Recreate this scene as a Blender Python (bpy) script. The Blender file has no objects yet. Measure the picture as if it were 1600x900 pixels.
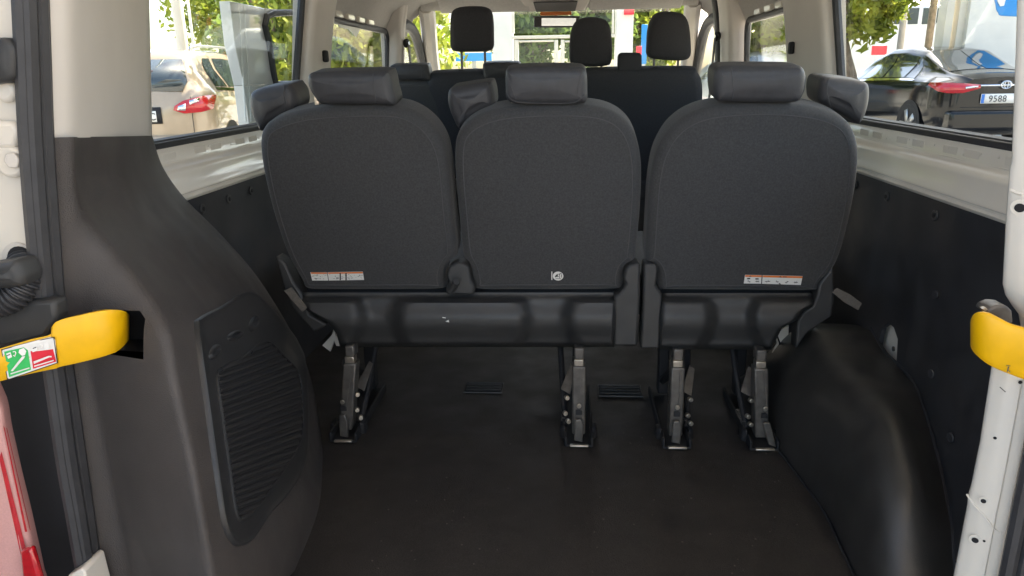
import bpy, bmesh, math, random
import numpy as np
from mathutils import Vector, Matrix
from mathutils.bvhtree import BVHTree
random.seed(7)
R = math.radians
scene = bpy.context.scene
COL = scene.collection

# ---------------------------------------------------------------- camera
CAM = np.array((0.045, -0.95, 0.90)); PITCH, YAW, ROLL, FPX = R(16.23), R(4.28), R(-0.917), 1156.0
FW = np.array((-math.sin(YAW)*math.cos(PITCH), math.cos(YAW)*math.cos(PITCH), -math.sin(PITCH)))
_rt = np.array((math.cos(YAW), math.sin(YAW), 0.0)); _up = np.cross(_rt, FW)
RT = _rt*math.cos(ROLL) + _up*math.sin(ROLL); UP = -_rt*math.sin(ROLL) + _up*math.cos(ROLL)
cd = bpy.data.cameras.new('camera'); cam = bpy.data.objects.new('camera', cd); COL.objects.link(cam)
cd.sensor_width = 36.0; cd.lens = FPX/1600*36.0; cd.clip_start = 0.02; cd.clip_end = 2000
cam.matrix_world = Matrix(((RT[0], UP[0], -FW[0], CAM[0]), (RT[1], UP[1], -FW[1], CAM[1]), (RT[2], UP[2], -FW[2], CAM[2]), (0, 0, 0, 1)))
scene.camera = cam
# ---------------------------------------------------------------- light
SUN_EL, SUN_AZ = 52.0, 40.0          # azimuth clockwise from +Y: front right of the van
w = bpy.data.worlds.new('World'); scene.world = w; w.use_nodes = True
nt = w.node_tree; sky = nt.nodes.new('ShaderNodeTexSky'); sky.sky_type = 'NISHITA'; sky.sun_disc = False
sky.sun_elevation = R(SUN_EL); sky.sun_rotation = R(SUN_AZ); sky.dust_density = 3.0; sky.air_density = 1.0; sky.ozone_density = 0.6
nt.links.new(sky.outputs[0], nt.nodes['Background'].inputs[0]); nt.nodes['Background'].inputs[1].default_value = 0.15
sl = bpy.data.lights.new('sun', 'SUN'); sl.energy = 5.0; sl.angle = R(0.6); sl.color = (1.0, 0.95, 0.86)
so = bpy.data.objects.new('sun', sl); COL.objects.link(so)
sd = Vector((math.sin(R(SUN_AZ))*math.cos(R(SUN_EL)), math.cos(R(SUN_AZ))*math.cos(R(SUN_EL)), math.sin(R(SUN_EL))))
so.rotation_euler = sd.to_track_quat('Z', 'Y').to_euler(); so.location = sd*50
vs = scene.view_settings; vs.view_transform = 'Standard'; vs.look = 'None'; vs.gamma = 1.0; vs.use_curve_mapping = False
vs.exposure = 2.3
vs.use_white_balance = True; vs.white_balance_temperature = 7000; vs.white_balance_tint = 10

# ---------------------------------------------------------------- pixel helpers (direction from pixel, distance from a plane or a surface)
def ray(px, py): return FW + RT*(px-800)/FPX - UP*(py-450)/FPX
def U(px, py, ax, val):
    d = ray(px, py); return CAM + d*((val-CAM[ax])/d[ax])
def UP_(px, py, p0, n):
    d = ray(px, py); p0 = np.array(p0); n = np.array(n); return CAM + d*(((p0-CAM)@n)/(d@n))
def sstep(a, b, x):
    t = min(1, max(0, (x-a)/(b-a))); return t*t*(3-2*t)
def interp(x, xs, ys): return float(np.interp(x, xs, ys))

# ---------------------------------------------------------------- materials
def mat(name, col, rough=0.5, metal=0.0, noise=0.0, nscale=40, bump=0.0, bscale=300, coat=0.0, spec=0.5, kind='noise', col2=None, sheen=0, bdist=0.002, rvar=0.0):
    m = bpy.data.materials.new(name); m.use_nodes = True; t = m.node_tree; b = t.nodes['Principled BSDF']
    b.inputs['Base Color'].default_value = (*col, 1); b.inputs['Roughness'].default_value = rough; b.inputs['Metallic'].default_value = metal
    b.inputs['Coat Weight'].default_value = coat; b.inputs['Coat Roughness'].default_value = 0.06; b.inputs['Specular IOR Level'].default_value = spec
    b.inputs['Sheen Weight'].default_value = sheen
    tc = t.nodes.new('ShaderNodeTexCoord')
    if noise or col2:
        n = t.nodes.new('ShaderNodeTexNoise'); n.inputs['Scale'].default_value = nscale; n.inputs['Detail'].default_value = 6
        t.links.new(tc.outputs['Object'], n.inputs['Vector'])
        r = t.nodes.new('ShaderNodeValToRGB'); r.color_ramp.elements[0].position = 0.3; r.color_ramp.elements[1].position = 0.7
        c2 = col2 or tuple(min(1, c*(1+noise)) for c in col)
        c1 = col if col2 else tuple(c*(1-noise) for c in col)
        r.color_ramp.elements[0].color = (*c1, 1); r.color_ramp.elements[1].color = (*c2, 1)
        t.links.new(n.outputs['Fac'], r.inputs['Fac']); t.links.new(r.outputs['Color'], b.inputs['Base Color'])
    if rvar:
        n2 = t.nodes.new('ShaderNodeTexNoise'); n2.inputs['Scale'].default_value = 9; n2.inputs['Detail'].default_value = 5
        t.links.new(tc.outputs['Object'], n2.inputs['Vector'])
        mr = t.nodes.new('ShaderNodeMapRange'); mr.inputs['From Min'].default_value = 0.3; mr.inputs['From Max'].default_value = 0.7
        mr.inputs['To Min'].default_value = rough-rvar; mr.inputs['To Max'].default_value = rough+rvar
        t.links.new(n2.outputs['Fac'], mr.inputs['Value']); t.links.new(mr.outputs[0], b.inputs['Roughness'])
    if bump:
        if kind == 'grain':
            n = t.nodes.new('ShaderNodeTexVoronoi'); n.inputs['Scale'].default_value = bscale; out = n.outputs['Distance']
        else:
            n = t.nodes.new('ShaderNodeTexNoise'); n.inputs['Scale'].default_value = bscale; n.inputs['Detail'].default_value = 3; out = n.outputs['Fac']
        t.links.new(tc.outputs['Object'], n.inputs['Vector'])
        bp = t.nodes.new('ShaderNodeBump'); bp.inputs['Strength'].default_value = bump; bp.inputs['Distance'].default_value = bdist
        t.links.new(out, bp.inputs['Height']); t.links.new(bp.outputs[0], b.inputs['Normal'])
    return m
M = {}
M['fabric'] = mat('charcoal_fabric', (0.042, 0.042, 0.043), 0.85, noise=0.25, nscale=260, bump=0.5, bscale=900, sheen=0.15, bdist=0.001)
M['hide'] = mat('grey_leatherette', (0.045, 0.045, 0.049), 0.5, noise=0.12, nscale=60, bump=0.25, bscale=700, kind='grain', bdist=0.001)
M['frontfab'] = mat('dark_front_fabric', (0.034, 0.035, 0.04), 0.85, noise=0.2, nscale=200, bump=0.4, bscale=900)
M['thread'] = mat('seam_thread', (0.065, 0.065, 0.068), 0.7)
M['shell'] = mat('black_seat_plastic', (0.034, 0.034, 0.034), 0.5, noise=0.12, nscale=25, bump=0.2, bscale=1400, kind='grain', bdist=0.0006, rvar=0.08)
M['trim'] = mat('grained_grey_plastic', (0.060, 0.053, 0.050), 0.47, noise=0.10, nscale=14, bump=0.45, bscale=620, kind='grain', bdist=0.0012, rvar=0.07, spec=0.3)
M['cover'] = mat('black_cover_plastic', (0.024, 0.024, 0.025), 0.42, noise=0.1, nscale=30, bump=0.15, bscale=900, kind='grain', bdist=0.0006)
M['lining'] = mat('black_hardboard_lining', (0.022, 0.023, 0.027), 0.55, noise=0.25, nscale=18, bump=0.15, bscale=500, rvar=0.12)
M['arch'] = mat('black_moulded_arch', (0.028, 0.027, 0.026), 0.43, noise=0.25, nscale=22, bump=0.2, bscale=500, rvar=0.07, spec=0.8)
M['mat'] = mat('rubber_floor', (0.023, 0.0195, 0.018), 0.6, noise=0.45, nscale=330, bump=0.7, bscale=420, rvar=0.14)
M['paint'] = mat('cream_white_paint', (0.74, 0.69, 0.61), 0.28, noise=0.04, nscale=5, coat=0.5, bump=0.03, bscale=60)
M['cream'] = mat('cream_plastic', (0.64, 0.595, 0.54), 0.55, noise=0.04, nscale=6, bump=0.15, bscale=900, kind='grain', bdist=0.0006)
M['liner'] = mat('grey_headliner', (0.56, 0.535, 0.50), 0.9, noise=0.06, nscale=80, bump=0.2, bscale=600)
M['rubber'] = mat('black_rubber_seal', (0.035, 0.035, 0.038), 0.5, noise=0.15, nscale=30, bump=0.1, bscale=300)
M['black'] = mat('matt_black', (0.010, 0.010, 0.012), 0.7, noise=0.2, nscale=30)
M['steel'] = mat('grey_painted_steel', (0.13, 0.12, 0.11), 0.42, metal=0.5, noise=0.25, nscale=50, bump=0.1, bscale=200)
M['bright'] = mat('bright_zinc', (0.55, 0.50, 0.43), 0.3, metal=0.9, noise=0.2, nscale=90)
M['yellow'] = mat('yellow_plastic', (0.83, 0.45, 0.004), 0.42, noise=0.07, nscale=35, bump=0.1, bscale=120)
M['red'] = mat('print_red', (0.72, 0.02, 0.04), 0.4); M['green'] = mat('print_green', (0.03, 0.50, 0.12), 0.4)
M['white'] = mat('print_white', (0.80, 0.78, 0.74), 0.45); M['ink'] = mat('print_black', (0.02, 0.02, 0.02), 0.5)
M['orange'] = mat('print_orange', (0.80, 0.20, 0.03), 0.45); M['blue'] = mat('print_blue', (0.02, 0.16, 0.55), 0.4)
M['lens'] = mat('red_lamp_lens', (0.50, 0.012, 0.02), 0.12, coat=0.8, noise=0.15, nscale=80)
M['lens_clear'] = mat('pale_lamp_lens', (0.66, 0.34, 0.31), 0.12, coat=0.8, noise=0.06, nscale=400)
M['strap'] = mat('grey_webbing', (0.12, 0.105, 0.09), 0.8, noise=0.2, nscale=300)
M['chrome'] = mat('chrome', (0.75, 0.75, 0.76), 0.08, metal=1.0, noise=0.03)
M['cardark'] = mat('black_car_paint', (0.005, 0.006, 0.008), 0.12, coat=0.25, spec=0.3, noise=0.1, nscale=8)
M['cartan'] = mat('beige_car_paint', (0.40, 0.30, 0.205), 0.3, metal=0.25, coat=1.0, noise=0.06, nscale=8)
M['carwhite'] = mat('white_car_paint', (0.70, 0.70, 0.68), 0.3, coat=0.8, noise=0.03, nscale=8)
M['cargrey'] = mat('silver_car_paint', (0.35, 0.36, 0.37), 0.3, metal=0.4, coat=0.8, noise=0.03, nscale=8)
M['carglass'] = mat('dark_car_glass', (0.03, 0.04, 0.045), 0.05, coat=1.0, noise=0.1, nscale=3)
M['tyre'] = mat('tyre_rubber', (0.02, 0.02, 0.02), 0.8, noise=0.2); M['rim'] = mat('alloy_rim', (0.5, 0.5, 0.5), 0.3, metal=0.9, noise=0.05)
M['bark'] = mat('tree_bark', (0.16, 0.12, 0.085), 0.9, noise=0.4, nscale=12, bump=0.6, bscale=20, bdist=0.02)
M['wall'] = mat('white_render_wall', (0.72, 0.69, 0.63), 0.8, noise=0.05, nscale=3, bump=0.15, bscale=60)
M['frame'] = mat('cream_window_frame', (0.66, 0.60, 0.50), 0.45, noise=0.04, nscale=6)
M['concrete'] = mat('pale_paving', (0.34, 0.31, 0.275), 0.8, noise=0.15, nscale=2, bump=0.3, bscale=40)
M['skin'] = mat('skin', (0.45, 0.28, 0.2), 0.6, noise=0.05); M['cloth'] = mat('dark_cloth', (0.05, 0.06, 0.09), 0.9, noise=0.2)
M['sblue'] = mat('sign_blue', (0.01, 0.25, 0.62), 0.4, noise=0.03)
M['film'] = mat('white_film', (0.7, 0.7, 0.68), 0.3, noise=0.05, nscale=30, bump=0.4, bscale=20)
def glassmat(name, tint, k):
    m = bpy.data.materials.new(name); m.use_nodes = True; t = m.node_tree; t.nodes.clear()
    o = t.nodes.new('ShaderNodeOutputMaterial'); tr = t.nodes.new('ShaderNodeBsdfTransparent'); gl = t.nodes.new('ShaderNodeBsdfGlossy')
    tr.inputs[0].default_value = (*tint, 1); gl.inputs['Roughness'].default_value = 0.02
    lw = t.nodes.new('ShaderNodeLayerWeight'); lw.inputs[0].default_value = 0.5; mx = t.nodes.new('ShaderNodeMixShader')
    pw = t.nodes.new('ShaderNodeMath'); pw.operation = 'POWER'; pw.inputs[1].default_value = 4.0; ml = t.nodes.new('ShaderNodeMath'); ml.operation = 'MULTIPLY_ADD'; ml.inputs[1].default_value = k; ml.inputs[2].default_value = 0.03
    t.links.new(lw.outputs['Facing'], pw.inputs[0]); t.links.new(pw.outputs[0], ml.inputs[0])
    t.links.new(ml.outputs[0], mx.inputs[0]); t.links.new(tr.outputs[0], mx.inputs[1]); t.links.new(gl.outputs[0], mx.inputs[2]); t.links.new(mx.outputs[0], o.inputs[0])
    return m
M['glass'] = glassmat('window_glass', (0.93, 0.965, 0.955), 0.5)
def leafmat(name, c1, c2):
    m = bpy.data.materials.new(name); m.use_nodes = True; t = m.node_tree; b = t.nodes['Principled BSDF']; out = t.nodes['Material Output']
    oi = t.nodes.new('ShaderNodeTexCoord'); n = t.nodes.new('ShaderNodeTexNoise'); n.inputs['Scale'].default_value = 3.0
    t.links.new(oi.outputs['Object'], n.inputs['Vector']); r = t.nodes.new('ShaderNodeValToRGB')
    r.color_ramp.elements[0].position = 0.35; r.color_ramp.elements[1].position = 0.65
    r.color_ramp.elements[0].color = (*c1, 1); r.color_ramp.elements[1].color = (*c2, 1)
    t.links.new(n.outputs['Fac'], r.inputs['Fac']); t.links.new(r.outputs[0], b.inputs['Base Color']); b.inputs['Roughness'].default_value = 0.6
    tl = t.nodes.new('ShaderNodeBsdfTranslucent'); t.links.new(r.outputs[0], tl.inputs[0]); mx = t.nodes.new('ShaderNodeMixShader'); mx.inputs[0].default_value = 0.55
    t.links.new(b.outputs[0], mx.inputs[1]); t.links.new(tl.outputs[0], mx.inputs[2]); t.links.new(mx.outputs[0], out.inputs[0])
    return m
M['leaf'] = leafmat('yellow_green_leaves', (0.14, 0.20, 0.02), (0.30, 0.31, 0.045))
M['leafd'] = leafmat('green_leaves', (0.10, 0.16, 0.03), (0.2, 0.25, 0.06))

# ---------------------------------------------------------------- object helpers
def tag(o, label=None, cat=None, group=None, kind=None):
    if label: o['label'] = label
    if cat: o['category'] = cat
    if group: o['group'] = group
    if kind: o['kind'] = kind
    return o
def thing(name, loc, label, cat, group=None):
    o = bpy.data.objects.new(name, None); COL.objects.link(o); o.location = loc; o.empty_display_size = 0.1
    return tag(o, label, cat, group)
def link(o, parent):
    COL.objects.link(o)
    if parent is not None:
        o.parent = parent
        if parent.type == 'EMPTY':
            o.matrix_parent_inverse = Matrix.Translation(-Vector(parent.location))
    return o
def mesh(name, verts, faces, m, parent=None, smooth=True, bev=0, solid=0, sub=0, seg=2, sharp=35):
    me = bpy.data.meshes.new(name); me.from_pydata([tuple(float(c) for c in v) for v in verts], [], faces)
    bm = bmesh.new(); bm.from_mesh(me); bmesh.ops.remove_doubles(bm, verts=bm.verts, dist=1e-6); bmesh.ops.recalc_face_normals(bm, faces=bm.faces); bm.to_mesh(me); bm.free()
    me.update(); o = bpy.data.objects.new(name, me); me.materials.append(M[m]); link(o, parent)
    if smooth:
        for p in me.polygons: p.use_smooth = True
        me.set_sharp_from_angle(angle=R(sharp))
    if solid:
        s = o.modifiers.new('s', 'SOLIDIFY'); s.thickness = solid; s.offset = 0
    if bev:
        b = o.modifiers.new('b', 'BEVEL'); b.width = bev; b.segments = seg; b.limit_method = 'ANGLE'; b.angle_limit = R(35)
    if sub:
        s = o.modifiers.new('u', 'SUBSURF'); s.levels = sub; s.render_levels = sub
    return o
def box(name, lo, hi, m, parent=None, bev=0.004, **k):
    (a, b, c), (d, e, f) = lo, hi
    v = [(a,b,c),(d,b,c),(d,e,c),(a,e,c),(a,b,f),(d,b,f),(d,e,f),(a,e,f)]
    return mesh(name, v, [(0,1,2,3),(4,5,6,7),(0,1,5,4),(1,2,6,5),(2,3,7,6),(3,0,4,7)], m, parent, bev=bev, **k)
def prism(name, pts, vec, m, parent=None, bev=0.003, **k):
    n = len(pts); v = [np.array(p) for p in pts]; v += [p+np.array(vec) for p in v]
    f = [tuple(range(n)), tuple(range(n, 2*n))] + [(i, (i+1) % n, n+(i+1) % n, n+i) for i in range(n)]
    return mesh(name, v, f, m, parent, bev=bev, **k)
def pxprism(name, px, ax, val, depth, m, parent=None, **k):
    v = [0, 0, 0]; v[ax] = depth; return prism(name, [U(x, y, ax, val) for x, y in px], v, m, parent, **k)
def grid(name, rows, m, parent=None, closed=False, **k):
    nr, nc = len(rows), len(rows[0]); v = [p for r in rows for p in r]; f = []
    for i in range(nr-1):
        for j in range(nc if closed else nc-1):
            a, b = i*nc+j, i*nc+(j+1) % nc; f.append((a, b, b+nc, a+nc))
    return mesh(name, v, f, m, parent, **k)
def catmull(pts, n, closed=False):
    P = [np.array(p, float) for p in pts]; L = len(P); out = []
    for i in range(L if closed else L-1):
        if closed: a, b, c, d = P[i-1], P[i], P[(i+1) % L], P[(i+2) % L]
        else: a, b, c, d = P[max(i-1, 0)], P[i], P[i+1], P[min(i+2, L-1)]
        for k in range(n):
            t = k/n; out.append(0.5*((2*b)+(c-a)*t+(2*a-5*b+4*c-d)*t*t+(3*b-a-3*c+d)*t**3))
    if not closed: out.append(P[-1])
    return out
def tube(name, pts, r, m, parent=None, n=8, smooth_n=0, cyc=False, ribs=None):
    P = catmull(pts, smooth_n, cyc) if smooth_n else [np.array(p, float) for p in pts]
    rows = []; L = len(P); prev = None
    for i, p in enumerate(P):
        t = (P[(i+1) % L]-P[i-1]) if cyc else (P[min(i+1, L-1)]-P[max(i-1, 0)]); t = t/(np.linalg.norm(t)+1e-9)
        if prev is None:
            a = np.array((0, 0, 1.0)) if abs(t[2]) < 0.9 else np.array((1.0, 0, 0)); u = np.cross(t, a)
        else: u = prev - t*(prev@t)
        u /= np.linalg.norm(u); prev = u; v = np.cross(t, u)
        rr = ribs(i) if ribs else r
        rows.append([p + rr*(math.cos(2*math.pi*k/n)*u + math.sin(2*math.pi*k/n)*v) for k in range(n)])
    if cyc: rows.append(rows[0])
    nr = len(rows); vv = [q for r_ in rows for q in r_]; f = []
    for i in range(nr-1):
        for j in range(n): f.append((i*n+j, i*n+(j+1) % n, (i+1)*n+(j+1) % n, (i+1)*n+j))
    if not cyc: f += [tuple(range(n)), tuple((nr-1)*n+k for k in range(n))]
    return mesh(name, vv, f, m, parent)
def disc(name, c, nrm, r, h, m, parent=None, n=16, bev=0.0):
    nrm = np.array(nrm, float); nrm /= np.linalg.norm(nrm); a = np.array((0, 0, 1.0)) if abs(nrm[2]) < 0.9 else np.array((1.0, 0, 0))
    u = np.cross(nrm, a); u /= np.linalg.norm(u); v = np.cross(nrm, u); c = np.array(c)
    return prism(name, [c + r*(math.cos(2*math.pi*k/n)*u+math.sin(2*math.pi*k/n)*v) for k in range(n)], nrm*h, m, parent, bev=bev)
def slab(name, out_px, p0, nrm, depth, r, bulge, m, parent=None, n=5, seam=None, raw=None):
    """cushion with a rounded edge: outline given on a plane, thickness behind it"""
    nrm = np.array(nrm, float); nrm /= np.linalg.norm(nrm)
    P = catmull(raw if raw is not None else [UP_(x, y, p0, nrm) for x, y in out_px], n, True); L = len(P); C = sum(P)/L
    area = sum(np.cross(P[i]-C, P[(i+1) % L]-C) @ nrm for i in range(L)); sg = 1 if area > 0 else -1
    N = []
    for i in range(L):
        t = P[(i+1) % L]-P[i-1]; q = np.cross(nrm, t)*sg; N.append(q/np.linalg.norm(q))
    bs_ = [P[i]+N[i]*r for i in range(L)]
    for _ in range(8): bs_ = [(bs_[i-1]+2*bs_[i]+bs_[(i+1) % L])/4 for i in range(L)]
    ring = lambda ins, dep: [P[i]+(bs_[i]-P[i])*(ins/r)-nrm*dep for i in range(L)]
    base = ring(r, 0); rows = []
    cb = sum(base)/L
    e1 = np.array((1.0, 0, 0)) - nrm*nrm[0]; e1 /= np.linalg.norm(e1); e2 = np.cross(nrm, e1); h1 = max(abs((b-cb)@e1) for b in base); h2 = max(abs((b-cb)@e2) for b in base)
    dome = lambda d: bulge*(1-((d@e1)/h1)**2)*(1-((d@e2)/h2)**2)
    for s in (0.12, 0.3, 0.5, 0.7, 0.86): rows.append([cb+(b-cb)*s+nrm*(dome((b-cb)*s)-(s**4)*dome(b-cb)) for b in base])
    for k in range(7):
        a = k/6*math.pi/2; rows.append(ring(r*(1-math.sin(a)), r*(1-math.cos(a))))
    for k in range(7):
        a = k/6*math.pi/2; rows.append(ring(r*(1-math.cos(a)), depth-r+r*math.sin(a)))
    v = [cb+nrm*bulge] + [q for w_ in rows for q in w_]; f = [(0, 1+(j+1) % L, 1+j) for j in range(L)]
    for i in range(len(rows)-1):
        for j in range(L): f.append((1+i*L+j, 1+i*L+(j+1) % L, 1+(i+1)*L+(j+1) % L, 1+(i+1)*L+j))
    f.append(tuple(1+(len(rows)-1)*L+j for j in range(L)))
    o = mesh(name, v, f, m, parent, sharp=60)
    if seam is not None:
        tube('seam', ring(seam, -0.0004 if seam >= r else r*(1-math.sqrt(max(0, 1-((r-seam)/r)**2)))), 0.0011, 'thread', o, n=5, cyc=True)
    return o
def bvh(*obs):
    V, F = [], []
    for o in obs:
        k = len(V); V += [v.co.copy() for v in o.data.vertices]; F += [tuple(i+k for i in p.vertices) for p in o.data.polygons]
    return BVHTree.FromPolygons(V, F)
def hit(t, px, py, off=0.0):
    d = Vector(ray(px, py)).normalized(); p, n, i, q = t.ray_cast(Vector(CAM), d)
    if p is None:
        best = min((t.find_nearest(Vector(CAM)+d*k*0.02) + (k,) for k in range(20, 140)), key=lambda b: b[3])
        print('MISS', px, py, best[3]); p, n = best[0], best[1]
        if best[3] > 0.08: return None
    if n.dot(d) > 0: n = -n
    return np.array(p)+np.array(n)*off
def decal(name, polys, t, off, m, parent):
    """print: polygons laid on a surface"""
    v, f = [], []
    for pl in polys:
        q = [hit(t, x, y, off) for x, y in pl]
        if any(p is None for p in q): continue
        f.append(tuple(range(len(v), len(v)+len(q)))); v += q
    return mesh(name, v, f, m, parent, smooth=False)
def copy_tree(o, parent=None, shift=None):
    c = o.copy(); COL.objects.link(c); c.parent = parent
    if shift is not None: c.location = Vector(o.location)+Vector(shift)
    for ch in o.children: copy_tree(ch, c)
    return c
def quad(x0, y0, x1, y1): return [(x0, y0), (x1, y0), (x1, y1), (x0, y1)]

GZ = -0.34   # street level below the van floor
# ================================================================ SETTING
g = mesh('ground', [(-300, -300, GZ), (300, -300, GZ), (300, 300, GZ), (-300, 300, GZ)], [(0, 1, 2, 3)], 'concrete'); tag(g, 'pale paved forecourt the van and cars stand on', 'ground', kind='structure')

cp = thing('added_shade_roof', (0, 0, GZ), 'added flat roof out of view that shades the van', 'added_shade_roof')  # added, unseen: blocks direct sun from the van floor
box('shade_slab', (-2.3, -4.5, 3.3), (2.8, 4.7, 3.6), 'wall', cp)
for x in (-2.2, 2.6): box('shade_roof_post', (x-0.12, -4.3, GZ), (x+0.12, -4.06, 3.3), 'wall', cp)

# ================================================================ VAN
van = thing('van', (0, 1.5, GZ), 'cream white passenger van seen from its open rear doors', 'van')
# floor with a slightly uneven rubber mat
rows = [[(x, y, 0.0015*math.sin(x*9)*math.sin(y*5)) for x in np.linspace(-0.83, 0.83, 24)] for y in np.linspace(-0.02, 3.6, 40)]
floor = grid('floor', rows, 'mat', van)
box('rear_sill', (-0.66, -0.06, -0.05), (0.66, -0.021, -0.004), 'shell', van)
box('underbody', (-0.83, 0.0, -0.2), (0.83, 3.7, -0.03), 'black', van)
# side linings, belts and windows
for s, nm in ((-1, 'left'), (1, 'right')):
    if s < 0:
        box('lower_lining', (-0.825, 0.30, 0.0), (-0.81, 3.2, 0.634), 'lining', van, bev=0.002)
    else:
        # right lining with the scalloped cut beside the wheel arch
        cut = [(1372, 538), (1378, 512), (1388, 505), (1396, 512), (1402, 530), (1400, 572)]
        q = [U(x, y, 0, 0.81)[1:] for x, y in cut]
        out = [(3.2, 0.0), (3.2, 0.634), (0.06, 0.634), (0.06, 0.0), (q[5][0], 0.0), (q[5][0], q[5][1]), (q[4][0], q[4][1]), (q[3][0], q[3][1]), (q[2][0], q[2][1]), (q[1][0], q[1][1]), (q[0][0], q[0][1]), (q[0][0], 0.0)]
        prism('lower_lining', [(0.81, a, b) for a, b in out], (0.012, 0, 0), 'lining', van, bev=0.002)
        box('inner_skin', (0.835, 0.06, 0.0), (0.84, 3.2, 0.63), 'paint', van)
    prof = [(0.822, 0.628), (0.808, 0.634), (0.806, 0.640), (0.811, 0.644), (0.811, 0.648), (0.807, 0.651), (0.807, 0.656), (0.813, 0.662), (0.815, 0.695), (0.818, 0.703), (0.826, 0.708), (0.834, 0.712), (0.838, 0.720), (0.840, 0.750), (0.848, 0.757), (0.87, 0.758)]
    rows = [[(s*a, y, b) for a, b in prof] for y in np.linspace(0.06, 3.4, 30)]
    grid('window_ledge', rows, 'paint', van, sharp=50)
    for k in range(16):
        y = 0.42+k*0.062; z = 0.737 if k % 3 else 0.729
        disc('weld_dimple', (s*0.8405, y, z), (-s, 0, 0), 0.0035, 0.0025, 'paint', van, n=8, bev=0.001)
    for k in range(9):
        y = 0.40+k*0.115+(0.03 if k % 2 else 0); box('pressed_pad', (min(s*0.8383, s*0.845), y, 0.722), (max(s*0.8383, s*0.845), y+0.062, 0.7425), 'paint', van, bev=0.003)
    tube('sealant_bead', [(s*0.8385, yy, 0.717+0.0015*math.sin(yy*31)) for yy in np.linspace(0.3, 1.6, 40)], 0.0022, 'paint', van, n=5)
    for y in ((0.72, 0.86, 1.0) if s < 0 else (0.34, 0.62, 0.86, 1.06)):
        c = disc('push_rivet', (s*0.8105, y, 0.603), (-s, 0, 0), 0.012, 0.005, 'shell', van, n=14, bev=0.002); disc('rivet_core', (s*0.8055, y, 0.603), (-s, 0, 0), 0.005, 0.002, 'black', c, n=10)
    # side windows: (y0, y1, rear lean, front lean)
    for y0, y1, z0, z1 in ((0.34 if s > 0 else 0.40, 1.33 if s > 0 else 1.50, 0.760, 1.25), (1.85, 2.56 if s > 0 else 2.85, 0.76, 1.105)):
        P = lambda y, z: (s*(0.862-0.06*max(0, z-0.76)), y, z)
        rr = 0.05; pts = [(y0, z0), (y1, z0)]
        for a in (0, 30, 60, 90): pts.append((y1-rr+rr*math.cos(R(a))+0.05*0, z1-rr+rr*math.sin(R(a))))
        for a in (90, 120, 150, 180): pts.append((y0+rr+rr*math.cos(R(a)), z1-rr+rr*math.sin(R(a))))
        lean = lambda p: (p[0] + (0.32 if y1 < 1.6 else -0.02)*(p[1]-z0) if p[0] > (y0+y1)/2 else p[0], p[1])
        pts = [lean(p) for p in pts]
        gl = prism('side_window', [P(*p) for p in pts], (s*0.004, 0, 0), 'glass', van, bev=0)
        tube('window_seal', [np.array(P(*p))-np.array((s*0.006, 0, 0)) for p in pts], 0.013, 'rubber', gl, n=8, cyc=True)
    box('belt_seal', (min(s*0.838, s*0.852), 0.3, 0.751), (max(s*0.838, s*0.852), 1.36 if s > 0 else 1.46, 0.765), 'rubber', van, bev=0.003)
    # painted pillars and roof side
    def pil(name, y0, y1, z0, z1, m, xin=0.80, dy=0.0):
        rows = []
        for z in np.linspace(z0, z1, 10):
            x = xin - 0.05*max(0, z-0.76)-0.25*max(0, z-1.05)**1.5; d = dy*(z-z0)
            rows.append([(s*0.868, y0-0.0+d, z), (s*(x+0.018), y0+0.004+d, z), (s*(x+0.004), y0+0.016+d, z), (s*x, y0+0.04+d, z), (s*x, y1-0.04+d, z), (s*(x+0.004), y1-0.016+d, z), (s*(x+0.02), y1-0.004+d, z), (s*0.868, y1+d, z)])
        return grid(name, rows, m, van, sharp=60)
    pil('middle_pillar', 1.325 if s > 0 else 1.495, 1.75, 0.70, 1.3, 'cream', 0.815, 0.32)
    pil('door_pillar', 2.61 if s > 0 else 2.84, 2.86 if s > 0 else 2.99, 0.0, 1.3, 'cream', 0.79)
    pil('pillar_seal', 2.88, 2.97, 0.0, 1.25, 'rubber' if s > 0 else 'cream', 0.785)
    # roof side rail (above the windows)
    rows = []
    for y in np.linspace(0.0, 3.35, 34):
        h = 0.105*(1-sstep(1.55, 1.85, y)); rows.append([(s*0.868, y, 1.095+h), (s*0.842, y, 1.10+h), (s*0.835, y, 1.12+h*0.85), (s*0.80, y, 1.19+h*0.25), (s*0.72, y, 1.245), (s*0.6, y, 1.27)])
    grid('roof_rail', rows, 'liner', van, sharp=60)
    for k in range(4 if s < 0 else 3):
        y = 1.95+k*0.16; box('rail_clip', (min(s*0.815, s*0.835), y, 1.112), (max(s*0.815, s*0.835), y+0.09, 1.135), 'paint', van)
    # outer skin
    box('body_side', (min(s*0.90, s*0.93), 0.0, -0.2), (max(s*0.90, s*0.93), 3.4, 0.745), 'paint', van)
    # front door frame and A pillar
    tube('windscreen_pillar', [(s*0.80, 4.15, 0.70), (s*0.775, 3.75, 0.95), (s*0.72, 3.35, 1.19), (s*0.70, 3.2, 1.25)], 0.045, 'cream', van, smooth_n=5, n=10)
    tube('door_window_frame', [(s*0.84, 4.0, 0.72), (s*0.825, 3.72, 0.93), (s*0.80, 3.40, 1.10), (s*0.795, 3.12, 1.15), (s*0.81, 3.0, 1.10), (s*0.83, 2.99, 0.76)], 0.028, 'rubber', van, smooth_n=6, n=10)
    prism('front_door_window', [(s*0.838, 3.95, 0.75), (s*0.815, 3.70, 0.93), (s*0.80, 3.38, 1.10), (s*0.80, 3.05, 1.12), (s*0.835, 3.02, 0.75)], (s*0.004, 0, 0), 'glass', van, bev=0)
    box('front_door_panel', (min(s*0.80, s*0.88), 2.98, 0.0), (max(s*0.80, s*0.88), 4.1, 0.72), 'shell', van, bev=0.02)
    # belt and loop
    lx, ly = s*0.765, (2.80 if s > 0 else 2.92)
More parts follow.
